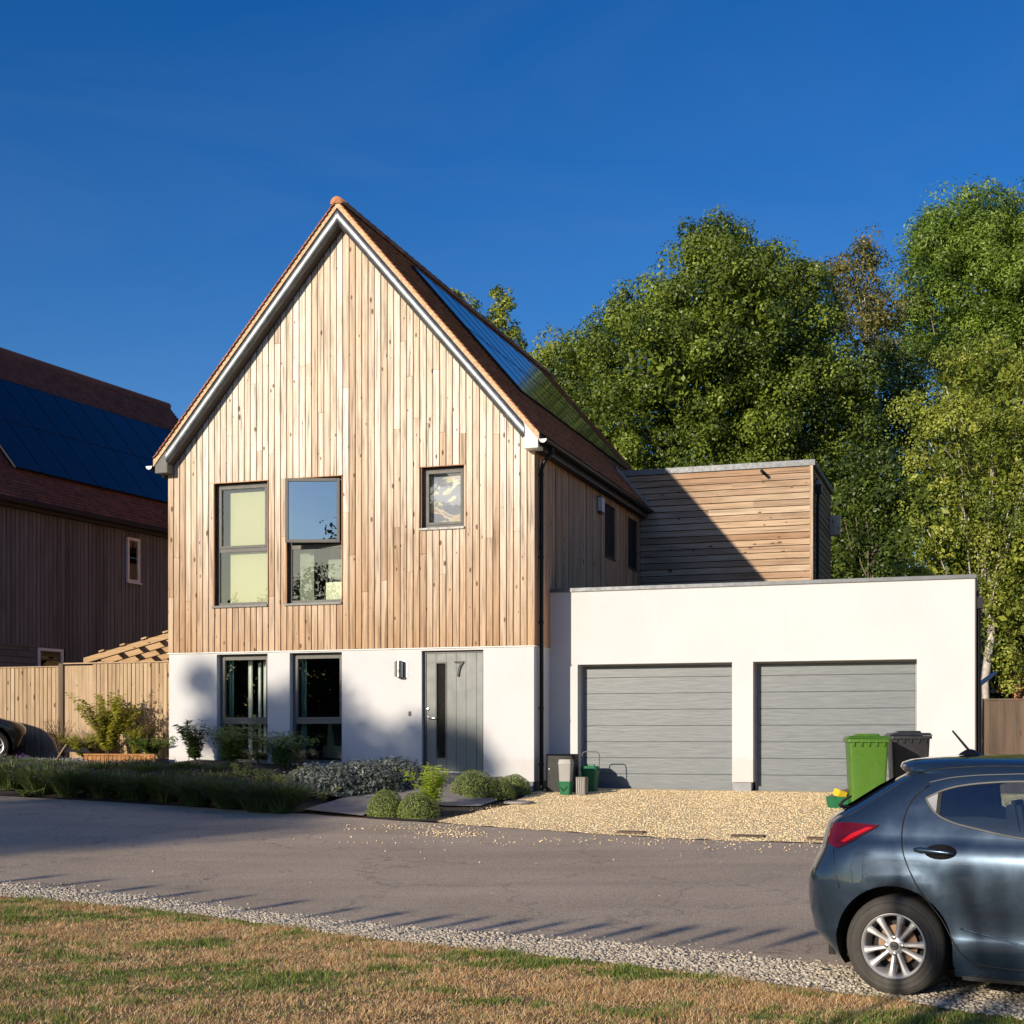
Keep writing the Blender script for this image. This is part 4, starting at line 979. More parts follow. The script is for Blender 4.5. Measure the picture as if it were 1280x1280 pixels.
def leafy(name, label, cat, x, y, stems, h, spread, nl, ls, m, asp=.45, z=None, stemm=None, group=None, fern=False, drop=.2, sr=.007):
    z = bedz(x, y) if z is None else z
    root = empty(name, label, cat, (x, y, z), 0, group); mb = MB(); P = []; N = []; A = []
    for i in range(stems):
        a = rnd.uniform(0, 6.28); l = rnd.uniform(.2, 1)*spread; hh = h*rnd.uniform(.65, 1)
        pts = [Vector((0, 0, 0)), Vector((math.cos(a)*l*.3, math.sin(a)*l*.3, hh*.5)), Vector((math.cos(a)*l, math.sin(a)*l, hh))]
        mb.tube(pts, [sr, sr*.7, sr*.3], 5, False)
        for j in range(nl):
            t = rnd.uniform(.15, 1); p = pts[0].lerp(pts[1], t*2) if t < .5 else pts[1].lerp(pts[2], t*2-1)
            b = rnd.uniform(0, 6.28); out = Vector((math.cos(b), math.sin(b), rnd.uniform(-.1, .5)))
            P.append(p+out*ls*(.5 if not fern else rnd.uniform(.3, 2.2))); n = Vector((rnd.uniform(-.4, .4), rnd.uniform(-.6, .2), 1)).normalized(); N.append(n)
    P = np.array(P); N = np.array(N); L = NP.uniform(ls*.6, ls*1.2, len(P))
    leaf_quads(P, N, L, L*asp, np.clip(NP.normal(.55, .25, len(P)), 0, 1), 'leaves', m, root, drop); mb.build('stems', stemm or M['twig'], root)
    return root
M['core'] = plain('painted_inner_shade', (.022, .030, .012), .95, var=.4)  # inner shade of the mounds put into a near-black green
M['lavender'] = leafmat('grey_green_lavender', (.04, .075, .020), (.22, .28, .10), .25)
M['lav_flower'] = leafmat('faded_lavender_flowers', (.10, .08, .12), (.16, .13, .17), .2)
M['hebe'] = leafmat('hebe_leaves', (.06, .10, .02), (.34, .40, .10), .2)
M['sage'] = leafmat('purple_sage_leaves', (.05, .065, .055), (.22, .25, .23), .25)
M['lime'] = leafmat('lime_leaves', (.26, .38, .02), (.60, .72, .08), .5)
M['yellowbush'] = leafmat('yellow_green_bush_leaves', (.26, .28, .03), (.62, .60, .10), .5)
M['fernleaf'] = leafmat('deep_green_leaves', (.02, .04, .012), (.10, .15, .035), .3)
M['yellow_plant'] = leafmat('fresh_green_leaves', (.08, .15, .02), (.34, .44, .10), .4)
M['reddish'] = leafmat('brownish_leaves', (.06, .045, .02), (.20, .13, .06), .3)
lav = [(-30, 972), (10, 975), (48, 980), (88, 984), (128, 985), (168, 988), (205, 990), (245, 995), (285, 998), (322, 1002), (350, 1003), (20, 958), (75, 962), (125, 965), (178, 967)]
lab = ['leftmost lavender bush at the edge of the picture', 'second lavender bush from the left in the front row', 'lavender bush in front of the black car wheel', 'lavender bush in front of the stone raised bed', 'lavender bush right of the one before the stone bed',
       'lavender bush in front of the orange timber planter', 'lavender bush right below the house corner', 'lavender bush in front of the dark fern-like shrub', 'lavender bush below the curtained ground floor window', 'lavender bush between the two tall ground floor windows', 'last lavender bush of the row, nearest the path',
       'back row lavender bush under the black car', 'back row lavender bush beside the stone raised bed', 'back row lavender bush before the stone bed\'s right end', 'back row lavender bush against the timber planter']
mids = [(-6.6, -3.0), (-5.8, -3.1), (-5.0, -3.0), (-4.3, -3.1), (-6.2, -2.2), (-5.4, -2.2), (-4.6, -2.2), (-3.9, -2.5), (-7.6, -1.6), (-8.6, -1.7), (-9.6, -1.8), (-10.6, -1.9), (-3.3, -2.9), (-2.9, -3.7)]
mlab = ['second row below the house corner', 'second row left of the curtained window', 'second row below the curtained window', 'second row below the gap between the tall windows', 'next to the wall under the fern-like shrub', 'next to the wall under the curtained window', 'next to the wall under the gap between windows', 'second row left of the purple shrubs',
        'close before the timber planter', 'close before the right end of the stone bed', 'close before the middle of the stone bed', 'close before the left end of the stone bed', 'just left of the purple shrubs', 'at the path edge before the purple shrubs']
for (u_, v_), l in zip(mids, mlab):
    p = U(u_, v_); tuft('lavender_bush', 'grey-green lavender bush, '+l, 'lavender', p.x, p.y, .5, .24 if -8.7 < u_ < -7 else .27, 1200, M['lavender'], 'lavender bushes along the road', .012, (80, M['lav_flower'], .06), .6)
for (px, py), l in zip(lav, lab):
    x, y = GR_(px, py+14); tuft('lavender_bush', 'grey-green '+l, 'lavender', x, y+.1, .50, (.40 if px > 120 else .44) if py > 970 else .33, 1900, M['lavender'], 'lavender bushes along the road', .011, (110, M['lav_flower'], .07), .6)
for i, (px, py) in enumerate(((30, 1000), (90, 1001), (150, 1002))):
    x, y = GR_(px, py-3); leafy('ground_ivy', ['low green leaves at the far left road edge', 'low green leaves at the road edge under the lavender', 'low green leaves creeping by the road before the planter'][i], 'plant', x, y, 16, .12, .35, 16, .05, M['leaf_shade'], .7, group='low leaves by the road')
for i, (px, py, s, l) in enumerate(((405, 985, .62, 'left'), (450, 981, .66, 'middle'), (492, 976, .52, 'right'))):
    x, y = GR_(px, py+9); mound('purple_sage', 'grey purple leafy mound below the white wall, '+l+' of three', 'shrub', x, y, s, s*.75, .44, 3600, .075, M['sage'], 'purple grey shrubs by the path', .36, core=M['core'], up=.1, rough=.085)
x, y = GR_(405, 1001); leafy('green_sage', 'light green leaves at the front foot of the purple shrub', 'plant', x, y, 14, .22, .45, 18, .08, M['hebe'], .4)
for (px, py, r, hh, l) in ((483, 1020, .27, .40, 'round green shrub nearest the road, left of the pair'), (523, 1022, .30, .39, 'paler round shrub right of the pair near the road'), (592, 996, .37, .46, 'largest round green shrub before the front door'), (621, 998, .29, .37, 'round green shrub right in front of the corner cluster'), (643, 993, .27, .35, 'round green shrub nearest the downpipe')):
    x, y = GR_(px, py); mound('round_shrub', l, 'shrub', x, y, r, r, hh*.92, 6500, .021, M['hebe'], 'clipped round shrubs', .5, up=.2, z=bedz(x, y)-.01)
x, y = GR_(537, 1010); leafy('sumac_shrub', 'small lime green feathery shrub between the round bushes and door', 'shrub', x, y, 12, .60, .42, 190, .075, M['lime'], .32, fern=True, sr=.012, stemm=M['bark'])
x, y = U(-6.15, -.55)[:2]; leafy('fern_shrub', 'dark spiky shrub against the sunlit wall left of the first window', 'shrub', x, y, 12, .82, .36, 110, .14, M['fernleaf'], .26, fern=False)
x, y = U(-5.3, -.7)[:2]; leafy('leafy_shrub', 'green feathery shrub below the curtained window', 'shrub', x, y, 16, .74, .55, 130, .10, M['leaf_shade'], .35, fern=True)
x, y = U(-4.3, -.7)[:2]; leafy('leafy_shrub', 'green feathery shrub below the second tall window', 'shrub', x, y, 16, .68, .52, 130, .10, M['leaf_shade'], .35, fern=True)
x, y = U(-4.75, -.8)[:2]; leafy('young_shrub', 'thin upright shrub between the two tall windows', 'shrub', x, y, 5, .96, .2, 80, .06, M['leaf_shade'], .6)
for i, (px, py, l) in enumerate(((318, 1003, 'bright green upright plant in the lavender, nearer the window gap'), (352, 1004, 'bright green upright plant in the lavender, next to the path'), (300, 988, 'bright green plant behind the lavender below the curtained window'), (372, 994, 'bright green plant left of the purple grey shrubs'))):
    x, y = GR_(px, py); leafy('green_plant', l, 'plant', x, y, 16, .46, .28, 34, .06, M['yellow_plant'], .3)
x, y = U(-3.8, -1.0)[:2]; leafy('rose_stems', 'low reddish stems before the right tall window', 'plant', x, y, 9, .45, .4, 20, .05, M['reddish'], .5)
pz = 1.24
for (u_, l, st, h_, sp, nl, ls, mm, asp, nm) in ((-8.35, 'yellow green leafy bush against the sunlit fence', 44, 1.25, .7, 150, .10, 'yellowbush', .42, 'yellow_bush'), (-7.5, 'thin dark-leaved stems against the fence beside the house', 12, 1.3, .38, 90, .055, 'reddish', .5, 'tall_stems'),
                                 (-7.75, 'yellow green mid-height bush right of the large one', 26, .66, .45, 80, .065, 'yellowbush', .4, 'yellow_bush'), (-7.4, 'dark green low foliage in the timber planter', 50, .42, .6, 60, .07, 'leaf_shade', .4, 'low_plant'), (-8.9, 'bright grassy foliage over the stone bed', 60, .46, .6, 50, .10, 'yellowbush', .2, 'low_plant'), (-9.4, 'dry brown grass and stems by the dark post', 44, .75, .4, 26, .06, 'reddish', .2, 'dry_stems')):
    p = U(u_, .02); leafy(nm, l, 'plant', p.x, p.y, st, h_, sp, nl, ls, M[mm], asp, z=pz)
# black sheet and blue bag by the far car
p = U(-9.0, -.1, 1.24); tent = empty('black_cover', 'black pointed cover on a pale stick above the stone bed', 'cover', p, -TH)
mb = MB(); mb.v = [(-.42, 0, .12), (.42, -.05, .08), (.3, .4, .1), (-.3, .4, .12), (.02, .1, .34)]; mb.f = [(0, 1, 4), (1, 2, 4), (2, 3, 4), (3, 0, 4), (0, 3, 2, 1)]; mb.build('cloth', M['black'], tent)
MB().tube([(-.32, -.05, 0), (-.1, .0, .33)], .012, 6).build('stick', M['fence'], tent)
o = MB(); o.lathe([(.11, 0), (.16, .03), (.13, .09), (.09, .11), (.02, .16)], 10); o = o.build('blue_bag', plain('blue_plastic', (.02, .03, .16), .4), None, smooth=True); o.location = U(-9.85, -.35, 1.12); tag(o, 'crumpled dark blue bag beside the black car wheel', 'bag')
o = MB(); o.lathe([(.10, 0), (.14, .03), (.13, .15), (.05, .2)], 9); o = o.build('purple_bag', plain('purple_plastic', (.10, .04, .12), .4), None, smooth=True); o.location = U(-10.05, -.3, 1.12); tag(o, 'small purple bag between the blue bag and the car wheel', 'bag')

# ------------------------------------------------------------------ bins and boxes
M['binblack'] = plain('black_bin_plastic', (.022, .023, .027), .42, var=.25, grime=(.05, .05, .055))
M['bingreen'] = plain('green_bin_plastic', (.065, .165, .012), .42, var=.08, grime=(.085, .19, .03))
M['caddy'] = plain('green_caddy_plastic', (.008, .13, .05), .4, var=.08)
M['greybin'] = plain('grey_caddy_plastic', (.30, .295, .28), .5, var=.05)
M['yellow'] = plain('yellow_plastic', (.75, .52, .03), .5)
def rbox(w0, d0, w1, d1, z0, z1, r=.04, n=4):
    rows = []
    for (w_, d_, z) in ((w0, d0, z0), (w1, d1, z1)):
        row = []
        for cx, cy, a0 in ((1, 1, 0), (-1, 1, 90), (-1, -1, 180), (1, -1, 270)):
            for k in range(n+1):
                a = R(a0+90*k/n); row.append((cx*(w_/2-r)+r*math.cos(a), cy*(d_/2-r)+r*math.sin(a), z))
        rows.append(row+[row[0]])
    mb = MB(); mb.grid(rows); b = len(mb.v); k = len(rows[0])-1
    mb.f.append(tuple(range(k))[::-1]); mb.f.append(tuple(range(k+1, 2*k+1))); return mb
def wheelie(label, x, y, rz, m, s=1.0):
    t = empty('wheelie_bin', label, 'bin', (x, y, terr(x, y)+.012), rz, 'wheelie bins before the garage')
    rbox(.47, .50, .55, .66, .07, .98).build('bin_body', m, t, smooth='auto')
    rim = rbox(.60, .72, .60, .72, .955, 1.0); rim.build('rim', m, t, smooth='auto')
    lid = rbox(.62, .76, .56, .66, 1.003, 1.045); lid.build('lid', m, t, smooth='auto')
    rbox(.36, .34, .32, .30, 1.046, 1.075).build('lid_panel', m, t, smooth='auto')
    for k in (-.21, -.105, 0, .105, .21): MB().box(k-.012, k+.012, -.355, -.325, .90, .954).build('rib', m, t)
    MB().tube([(-.24, .40, 1.0), (.24, .40, 1.0)], .016, 8).box(-.26, -.22, .33, .42, .97, 1.02).box(.22, .26, .33, .42, .97, 1.02).build('handle', m, t)
    MB().tube([(-.27, .27, .10), (.27, .27, .10)], .012, 6).build('axle', M['black'], t)
    for sx in (-.29, .25): MB().lathe([(.10, sx), (.10, sx+.04)], 16, (0, .27, .10), 'x').build('wheel', M['black'], t)
    return t
# depth of the bins: their tops are level with the photograph's 917 px
def bin_at(px, Yd): return (px-640)/F*Yd
wheelie('bright green wheelie bin in front of the right garage door', bin_at(1083, 20.5), 20.5, R(-8), M['bingreen'])
bb = wheelie('black wheelie bin right of the green one, near the white pillar', bin_at(1135, 21.2), 21.2, R(-8), M['binblack'])
MB().box(-.03, .07, -.36, -.34, .60, .66).build('yellow_label', M['yellow'], bb)
x, y = bin_at(1049, 20.7), 20.7
rb = empty('recycling_box', 'dark green recycling box with something yellow, left of the green bin', 'box', (x, y, terr(x, y)+.01), R(-20))
rbox(.30, .22, .36, .28, 0, .16, .03).build('tub', M['caddy'], rb, smooth='auto')
MB().prism([(-.17, .165), (.17, .165), (.19, .29), (.0, .25)], .10, .12, 'y').build('flap', M['fence_grey'], rb)
o = MB().box(-.1, .05, -.1, .05, 0, .1).build('yellow_carton', M['yellow'], None, bevel=.01); o.location = (x, y, terr(x, y)+.165); o.rotation_euler = (.2, .3, .4); tag(o, 'yellow carton in the green recycling box', 'carton')
# group by the house corner
def on(px, Yd): X = (px-640)/F*Yd; return X, Yd, terr(X, Yd)+.012
x, y, z = on(703, 23.9); t = empty('storage_box', 'tall black storage box standing behind the downpipe', 'box', (x, y, z), -TH)
rbox(.50, .32, .50, .32, 0, .60, .05).build('box_body', M['black'], t, smooth='auto'); rbox(.52, .34, .48, .30, .602, .63, .05).build('lid', M['black'], t, smooth='auto'); MB().lathe([(.012, -.175), (.012, -.162)], 8, (-.18, 0, .38), 'y').build('latch', M['chrome'], t)
x, y, z = on(707.5, 23.35); t = empty('green_caddy', 'small green caddy under the grey bin by the corner', 'caddy', (x, y, z), -TH)
rbox(.17, .17, .22, .22, 0, .215, .025).build('caddy_body', M['caddy'], t, smooth='auto'); MB().tube([(-.11, -.08, .19), (-.02, -.12, .06), (.11, -.08, .19)], .006, 6).build('handle', M['black'], t)
t = empty('grey_bin', 'light grey small bin stacked in the green caddy', 'bin', (x, y, z+.20), -TH)
rbox(.19, .17, .215, .20, 0, .30, .02).build('bin_body', M['greybin'], t, smooth='auto'); rbox(.23, .215, .20, .18, .302, .375, .02).build('lid', M['greybin'], t, smooth='auto')
x, y, z = on(727.5, 23.3); t = empty('grey_crate', 'narrow grey box standing between the two green caddies', 'box', (x, y, z), -TH-.1)
rbox(.16, .14, .17, .15, 0, .29, .01).build('crate_body', plain('dull_grey_plastic', (.17, .16, .14), .6, var=.2), t, smooth='auto')
for i in range(4): MB().box(-.07+i*.038, -.055+i*.038, -.082, -.074, .03, .26).build('rib', M['greybin'], t)
x, y, z = on(738, 24.0); t = empty('food_caddy', 'larger green food caddy with lid in front of the garage door', 'caddy', (x, y, z), -TH)
rbox(.20, .22, .27, .28, 0, .36, .03).build('caddy_body', M['caddy'], t, smooth='auto'); rbox(.29, .31, .25, .26, .362, .42, .03).build('lid', M['caddy'], t, smooth='auto'); MB().box(-.07, .07, -.03, .03, .421, .45).build('lid_grip', M['caddy'], t); MB().tube([(-.15, .0, .34), (-.15, .02, .60), (-.135, .02, .645), (-.10, .02, .66), (.10, .02, .66), (.135, .02, .645), (.15, .02, .60), (.15, .0, .34)], .0095, 8).build('handle', M['frame'], t)
# covers in the gravel
for (px, py, r_, l, sq) in ((648, 1005, .24, 'round flat stone cover at the corner of the gravel', 0), (789, 1042, .17, 'small flat metal cover in the gravel left of the others', 1), (935, 1047, .20, 'flat rusty cover in the gravel edge, middle one', 1), (1030, 1050, .20, 'flat rusty cover in the gravel beside the blue car', 1)):
    x, y = G(px, py); mb = MB()
    if sq: mb.box(-r_, r_, -.09, .09, 0, .02)
    else: mb.lathe([(r_, 0), (r_, .03), (r_-.03, .035)], 24)
    o = mb.build('drain_cover' if sq else 'stone_cover', M['fence_grey'] if sq else M['slab'], None, bevel=.003); o.location = (x, y, terr(x, y)+.012); o.rotation_euler = (.0, 0, -TH); tag(o, l, 'cover')

# ------------------------------------------------------------------ right fence, far outbuilding, street lamp
RF = empty('board_fence', 'weathered grey brown board fence right of the garage', 'fence', U(7.14, 1.15, .70), -TH)
x = 0
while x < 7: MB().box(x, x+.1125, rnd.choice((0, .012)), .022, -.1, 1.50).build('fence_board', M['fence_grey'], RF, bevel=.002); x += .113
MB().box(0, 7, -.01, .04, 1.502, 1.53).build('fence_capping', M['fence_grey'], RF); MB().box(0, 7, .023, .07, 1.15, 1.24).build('rail', M['fence_grey'], RF)
for k in range(3): MB().box(.8+k*2.4, .9+k*2.4, .023, .12, -.3, 1.49).build('fence_post', M['fence_grey'], RF)
p = at(1265, 890, 38); OB = empty('brick_outbuilding', 'orange brick outbuilding with a tiled roof at the right edge', 'building', (p.x, 38, 1.2), -.5)
MB().box(0, 6, 0, 5, -.5, 2.0).build('wall', M['brick'], OB)
mb = MB(); mb.prism([(-.35, 1.75), (2.5, 4.2), (5.4, 1.75), (5.4, 1.6), (2.5, 4.05), (-.35, 1.6)], -.25, 5.3, 'y'); mb.build('roof', M['tile'], OB)
MB().box(-.5, -.38, -.28, 5.3, 1.60, 1.70).build('gutter', M['zinc'], OB)
tiles('roof_tiles', M['tile'], OB, (2.5, 0, 4.22), -.27, 5.3, 3.7, gauge=.11, wid=.2, label='orange roof tiles of the outbuilding').rotation_euler = (0, 0, 0)
p = at(1224, 854, 30); SL = empty('street_lamp', 'street lamp with a pale slanting head beside the garage pipe', 'street lamp', (p.x, 30, terr(p.x, 30)), 0)
hz = p.z-terr(p.x, 30); MB().tube([(0, 0, 0), (0, 0, hz)], .05, 10).build('pole', M['frame_dark'], SL)
MB().tube([(0, 0, hz-.03), (.36, 0, hz+.24)], [.05, .042], 10).build('lamp_head', M['trim_white'], SL, smooth='auto')

# ------------------------------------------------------------------ cars
def lerpt(T, z):
    for (a, b), (c, d) in zip(T, T[1:]):
        if a <= z <= c:
            t = (z-a)/(c-a); return b+(d-b)*t
    return T[0][1] if z < T[0][0] else T[-1][1]
XR = [(.15, -.50), (.20, -.545), (.27, -.585), (.36, -.675), (.50, -.715), (.62, -.722), (.72, -.714), (.80, -.68), (.86, -.648), (.90, -.632), (1.02, -.612), (1.06, -.60), (1.09, -.58), (1.13, -.52), (1.18, -.43), (1.31, -.235), (1.37, -.125), (1.385, -.10), (1.395, -.125), (1.42, -.155), (1.45, -.15), (1.47, -.10), (1.485, .02), (1.495, .20), (1.502, .42)]
XF = [(.15, 3.1), (.27, 3.26), (.5, 3.36), (.65, 3.35), (.75, 3.24), (.85, 2.85), (.95, 2.4), (1.0, 2.15), (1.05, 2.03), (1.2, 1.76), (1.35, 1.42), (1.45, 1.12), (1.485, .95), (1.502, .7)]
WZ = [(.15, .79), (.20, .822), (.28, .842), (.36, .846), (.42, .838), (.50, .838), (.60, .845), (.72, .848), (.82, .843), (.88, .836), (.93, .822), (.98, .80), (1.03, .785), (1.08, .768), (1.2, .722), (1.33, .668), (1.37, .648), (1.40, .628), (1.425, .605), (1.45, .57), (1.47, .52), (1.485, .44), (1.495, .34), (1.502, .22)]
CA, CPW = .50, 3.2
def half(s, z):
    W_ = lerpt(WZ, z); xr, xf = lerpt(XR, z), lerpt(XF, z); a = min(CA, (xf-xr)*.45)
    if s < xr+a: t = min(1, (xr+a-s)/a); W_ *= max(0, 1-t**CPW)**(1/CPW)
    elif s > xf-a: t = min(1, (s-xf+a)/a); W_ *= max(0, 1-t**2.6)**(1/2.6)
    for hx in (-.016, 2.555):              # swelling round the wheels
        r = math.hypot(s-hx, z-.31)
        if .3 < r < .52 and z > .2: W_ += .012*max(0, 1-abs(r-.40)/.10)
    return W_
def boolean(o, cutter):
    md = o.modifiers.new('b', 'BOOLEAN'); md.operation = 'DIFFERENCE'; md.solver = 'EXACT'; md.object = cutter
    try: md.material_mode = 'TRANSFER'
    except Exception: pass
    bpy.context.view_layer.update(); dg = bpy.context.evaluated_depsgraph_get()
    me = bpy.data.meshes.new_from_object(o.evaluated_get(dg)); o.modifiers.clear(); old = o.data; o.data = me
    cm = cutter.data; bpy.data.objects.remove(cutter)
def make_car(label, paint, x, y, rz, z, group=None):
    root = empty('parked_car', label, 'car', (x, y, z), rz, group)
    zs = [.15, .175, .20, .24, .28, .32, .36, .39, .42, .46, .50, .55, .60, .66, .72, .77, .82, .85, .88, .905, .93, .955, .98, 1.005, 1.03, 1.055, 1.08, 1.11, 1.14, 1.17, 1.2, 1.24, 1.28, 1.31, 1.34, 1.37, 1.385, 1.40, 1.4225, 1.436, 1.45, 1.46, 1.47, 1.4775, 1.485, 1.49, 1.495, 1.502]
    rings = []
    for z_ in zs:
        xr, xf = lerpt(XR, z_), lerpt(XF, z_); a = min(CA, (xf-xr)*.45); S = []
        for k in range(15): q = math.pi/2*k/14; S.append(xr+a-a*math.cos(q)**(2/CPW))
        n = 46
        for k in range(1, n): S.append(xr+a+(xf-a-xr-a)*k/n)
        for k in range(11): q = math.pi/2*k/10; S.append(xf-a+a*math.sin(q)**(2/2.6))
        rings.append([(s_, -half(s_, z_), z_) for s_ in S]+[(s_, half(s_, z_), z_) for s_ in reversed(S)][1:-1])
    mb = MB(); n = len(rings[0])
    for r_ in rings: mb.v += r_
    for i in range(len(rings)-1):
        for j in range(n): q = i*n; mb.f.append((q+j, q+(j+1) % n, q+n+(j+1) % n, q+n+j))
    mb.f.append(tuple(reversed(range(n)))); m_ = (len(rings)-1)*n; mb.f.append(tuple(range(m_, m_+n)))
    body = mb.build('body', paint, None, smooth=False)
    for hx in (-.016, 2.555):
        for sy in (-1, 1):
            c = MB().lathe([(.372, min(sy*1.0, sy*.56)), (.372, max(sy*1.0, sy*.56))], 56, (hx, 0, .315), 'y').build('cut', M['black'])
            boolean(body, c)
            c = MB().box(hx-.372, hx+.372, min(sy*1.0, sy*.56), max(sy*1.0, sy*.56), -.1, .315).build('cut', M['black'])
            boolean(body, c)
    dlo = [(.150, 1.232), (.20, 1.262), (.263, 1.290), (.36, 1.312), (.458, 1.326), (.60, 1.338), (.765, 1.344), (1.1, 1.335), (1.5, 1.22), (1.92, 1.02), (1.92, .985), (.779, 1.008), (.60, 1.035), (.474, 1.062), (.36, 1.083), (.256, 1.118), (.20, 1.155)]
    c = MB().prism(dlo, -1.1, 1.1, 'y').build('cut', M['cabin']); boolean(body, c)
    body.data.shade_smooth(); body.data.set_sharp_from_angle(angle=R(34)); body.parent = root
    # dark liners so that the arches read as deep
    def patch(name, poly, off, m, parent=root, sides=(-1,), step=.03, label=None):
        for sg in sides:
            bm = bmesh.new(); f = bm.faces.new([bm.verts.new((p[0], 0, p[1])) for p in poly])
            for ax, no in ((0, Vector((1, 0, 0))), (1, Vector((0, 0, 1)))):
                lo = min(p[ax] for p in poly); hi = max(p[ax] for p in poly); t = lo+step
                while t < hi: bmesh.ops.bisect_plane(bm, geom=bm.verts[:]+bm.edges[:]+bm.faces[:], plane_co=no*t, plane_no=no, dist=1e-6); t += step
            for v in bm.verts: v.co.y = sg*(half(v.co.x, v.co.z)+off)
            e = bmesh.ops.extrude_face_region(bm, geom=bm.faces[:])
            for v in e['geom']:
                if isinstance(v, bmesh.types.BMVert): v.co.y -= sg*(.006+off)
            bmesh.ops.recalc_face_normals(bm, faces=bm.faces)
            me = bpy.data.meshes.new(name); bm.to_mesh(me); bm.free(); me.shade_smooth(); me.set_sharp_from_angle(angle=R(50)); me.materials.append(m)
            o = bpy.data.objects.new(name, me); link(o, parent)
            if label: o['label'] = label
        return o
    def line(name, pts, r, m, off=0, sides=(-1, 1), parent=root):
        dn = []
        for (a, b), (c_, d) in zip(pts, pts[1:]):
            k = max(1, int(math.hypot(c_-a, d-b)/.03)); dn += [(a+(c_-a)*i/k, b+(d-b)*i/k) for i in range(k)]
        dn.append(pts[-1])
        # round the corners
        for _ in range(4): dn = [dn[0]]+[((p[0]+2*q[0]+r_[0])/4, (p[1]+2*q[1]+r_[1])/4) for p, q, r_ in zip(dn, dn[1:], dn[2:])]+[dn[-1]]
        for sg in sides: MB().tube([(s_, sg*(half(s_, z_)+off), z_) for s_, z_ in dn], r, 6).build(name, m, parent, smooth=True)
    win = [(.246, 1.288), (.36, 1.314), (.458, 1.328), (.60, 1.340), (.765, 1.346), (1.12, 1.337), (1.12, .995), (.779, 1.006), (.60, 1.033), (.474, 1.060), (.36, 1.081), (.246, 1.122)]
    patch('rear_door_window', win, .003, M['glass_car'], sides=(-1, 1))
    patch('front_door_window', [(1.2, 1.33), (1.5, 1.22), (1.9, 1.02), (1.9, .985), (1.2, .993)], .003, M['glass_car'], sides=(-1, 1))
    patch('quarter_panel', [(.156, 1.230), (.20, 1.256), (.224, 1.268), (.224, 1.142), (.20, 1.160)], .002, M['plinth_light'], sides=(-1, 1))
    patch('window_divider', [(.224, 1.275), (.248, 1.286), (.248, 1.122), (.224, 1.136)], .006, M['black'], sides=(-1, 1))
    patch('door_pillar', [(1.12, 1.34), (1.2, 1.335), (1.2, .99), (1.12, .99)], .005, M['black'], sides=(-1, 1))
    edge = [(.150, 1.232), (.20, 1.262), (.263, 1.292), (.36, 1.315), (.458, 1.329), (.60, 1.341), (.765, 1.347), (1.1, 1.338), (1.5, 1.223), (1.92, 1.02)]
    line('window_surround', edge, .006, M['frame'], .002)
    line('window_surround', [(.150, 1.232), (.20, 1.152), (.256, 1.113), (.36, 1.078), (.474, 1.057), (.60, 1.030), (.779, 1.003), (1.92, .98)], .006, M['frame'], .002)
    line('roof_seam', [(.16, 1.33), (.28, 1.362), (.46, 1.38), (.76, 1.392), (1.1, 1.385)], .003, M['frame'], .0)
    line('roof_channel', [(.05, 1.385), (.22, 1.418), (.5, 1.436), (1.0, 1.436)], .0035, M['black'], .0)
    line('door_seam', [(.16, 1.31), (.075, 1.245), (.035, 1.16), (.022, 1.08), (.02, .997), (.04, .90), (.07, .825), (.135, .70), (.20, .61), (.285, .51), (.357, .375), (.40, .30), (.45, .255), (.548, .235), (.781, .226), (1.15, .22), (1.15, .98)], .0048, M['black'], -.0008)
    line('door_seam', [(1.17, .98), (1.17, .22), (2.0, .22), (2.1, .5), (2.1, .95)], .0035, M['black'], -.0008)
    line('bumper_seam', [(-.42, .90), (-.40, .80), (-.375, .70), (-.36, .655)], .003, M['black'], -.0008)
    line('hatch_seam', [(-.42, 1.068), (-.30, 1.14), (-.12, 1.27), (.05, 1.378)], .003, M['black'], .0)
    patch('tail_light', [(-.46, 1.055), (-.40, 1.066), (-.30, 1.069), (-.125, 1.060), (-.14, 1.045), (-.20, 1.01), (-.27, .965), (-.34, .925), (-.40, .905), (-.47, .93), (-.49, .98)], .008, M['taillight'], sides=(-1, 1), step=.02)
    patch('lower_lens', [(-.34, .945), (-.27, .985), (-.19, 1.03), (-.16, 1.045), (-.20, 1.045), (-.30, 1.0), (-.37, .95)], .0105, M['redlens'], sides=(-1, 1), step=.02)
    # rear glass, windscreen, wiper, aerial, handles
    def strip(name, rows_, m):
        mb = MB(); mb.grid(rows_); return mb.build(name, m, root, smooth=True)
    strip('rear_window', [[(lerpt(XR, z_)-.010+(.05*abs(k/8)**3.), k/8*half(lerpt(XR, z_)+.3, z_)*.80, z_) for k in range(-8, 9)] for z_ in (1.15, 1.2, 1.25, 1.3, 1.35)], M['black'])
    strip('windscreen', [[(lerpt(XF, z_)+.004-.10*abs(k/8)**3., k/8*half(lerpt(XF, z_)-.3, z_)*.86, z_) for k in range(-8, 9)] for z_ in (1.05, 1.15, 1.25, 1.35, 1.43)], M['black'])
    MB().tube([(-.56, .0, 1.125), (-.62, -.04, 1.13), (-.60, -.18, 1.15), (-.50, -.38, 1.19), (-.40, -.52, 1.225)], [.02, .016, .011, .009, .007], 8).build('rear_wiper', M['black'], root)
    mb = MB(); mb.lathe([(.075, 1.497), (.06, 1.512), (.03, 1.530), (.012, 1.536)], 14, (.30, -.26, 0)); mb.tube([(.30, -.26, 1.52), (.19, -.27, 1.655)], [.009, .006], 8); mb.build('aerial', M['black'], root, smooth='auto')
    cup = [(.245+.125*math.cos(a), .908+.043*math.sin(a)) for a in [2*math.pi*k/20 for k in range(20)]]
    cup = [(.275+.10*math.cos(a), .910+.046*math.sin(a)) for a in [2*math.pi*k/20 for k in range(20)]]
    patch('handle_cup', cup, .0015, M['cupblack'], sides=(-1, 1))
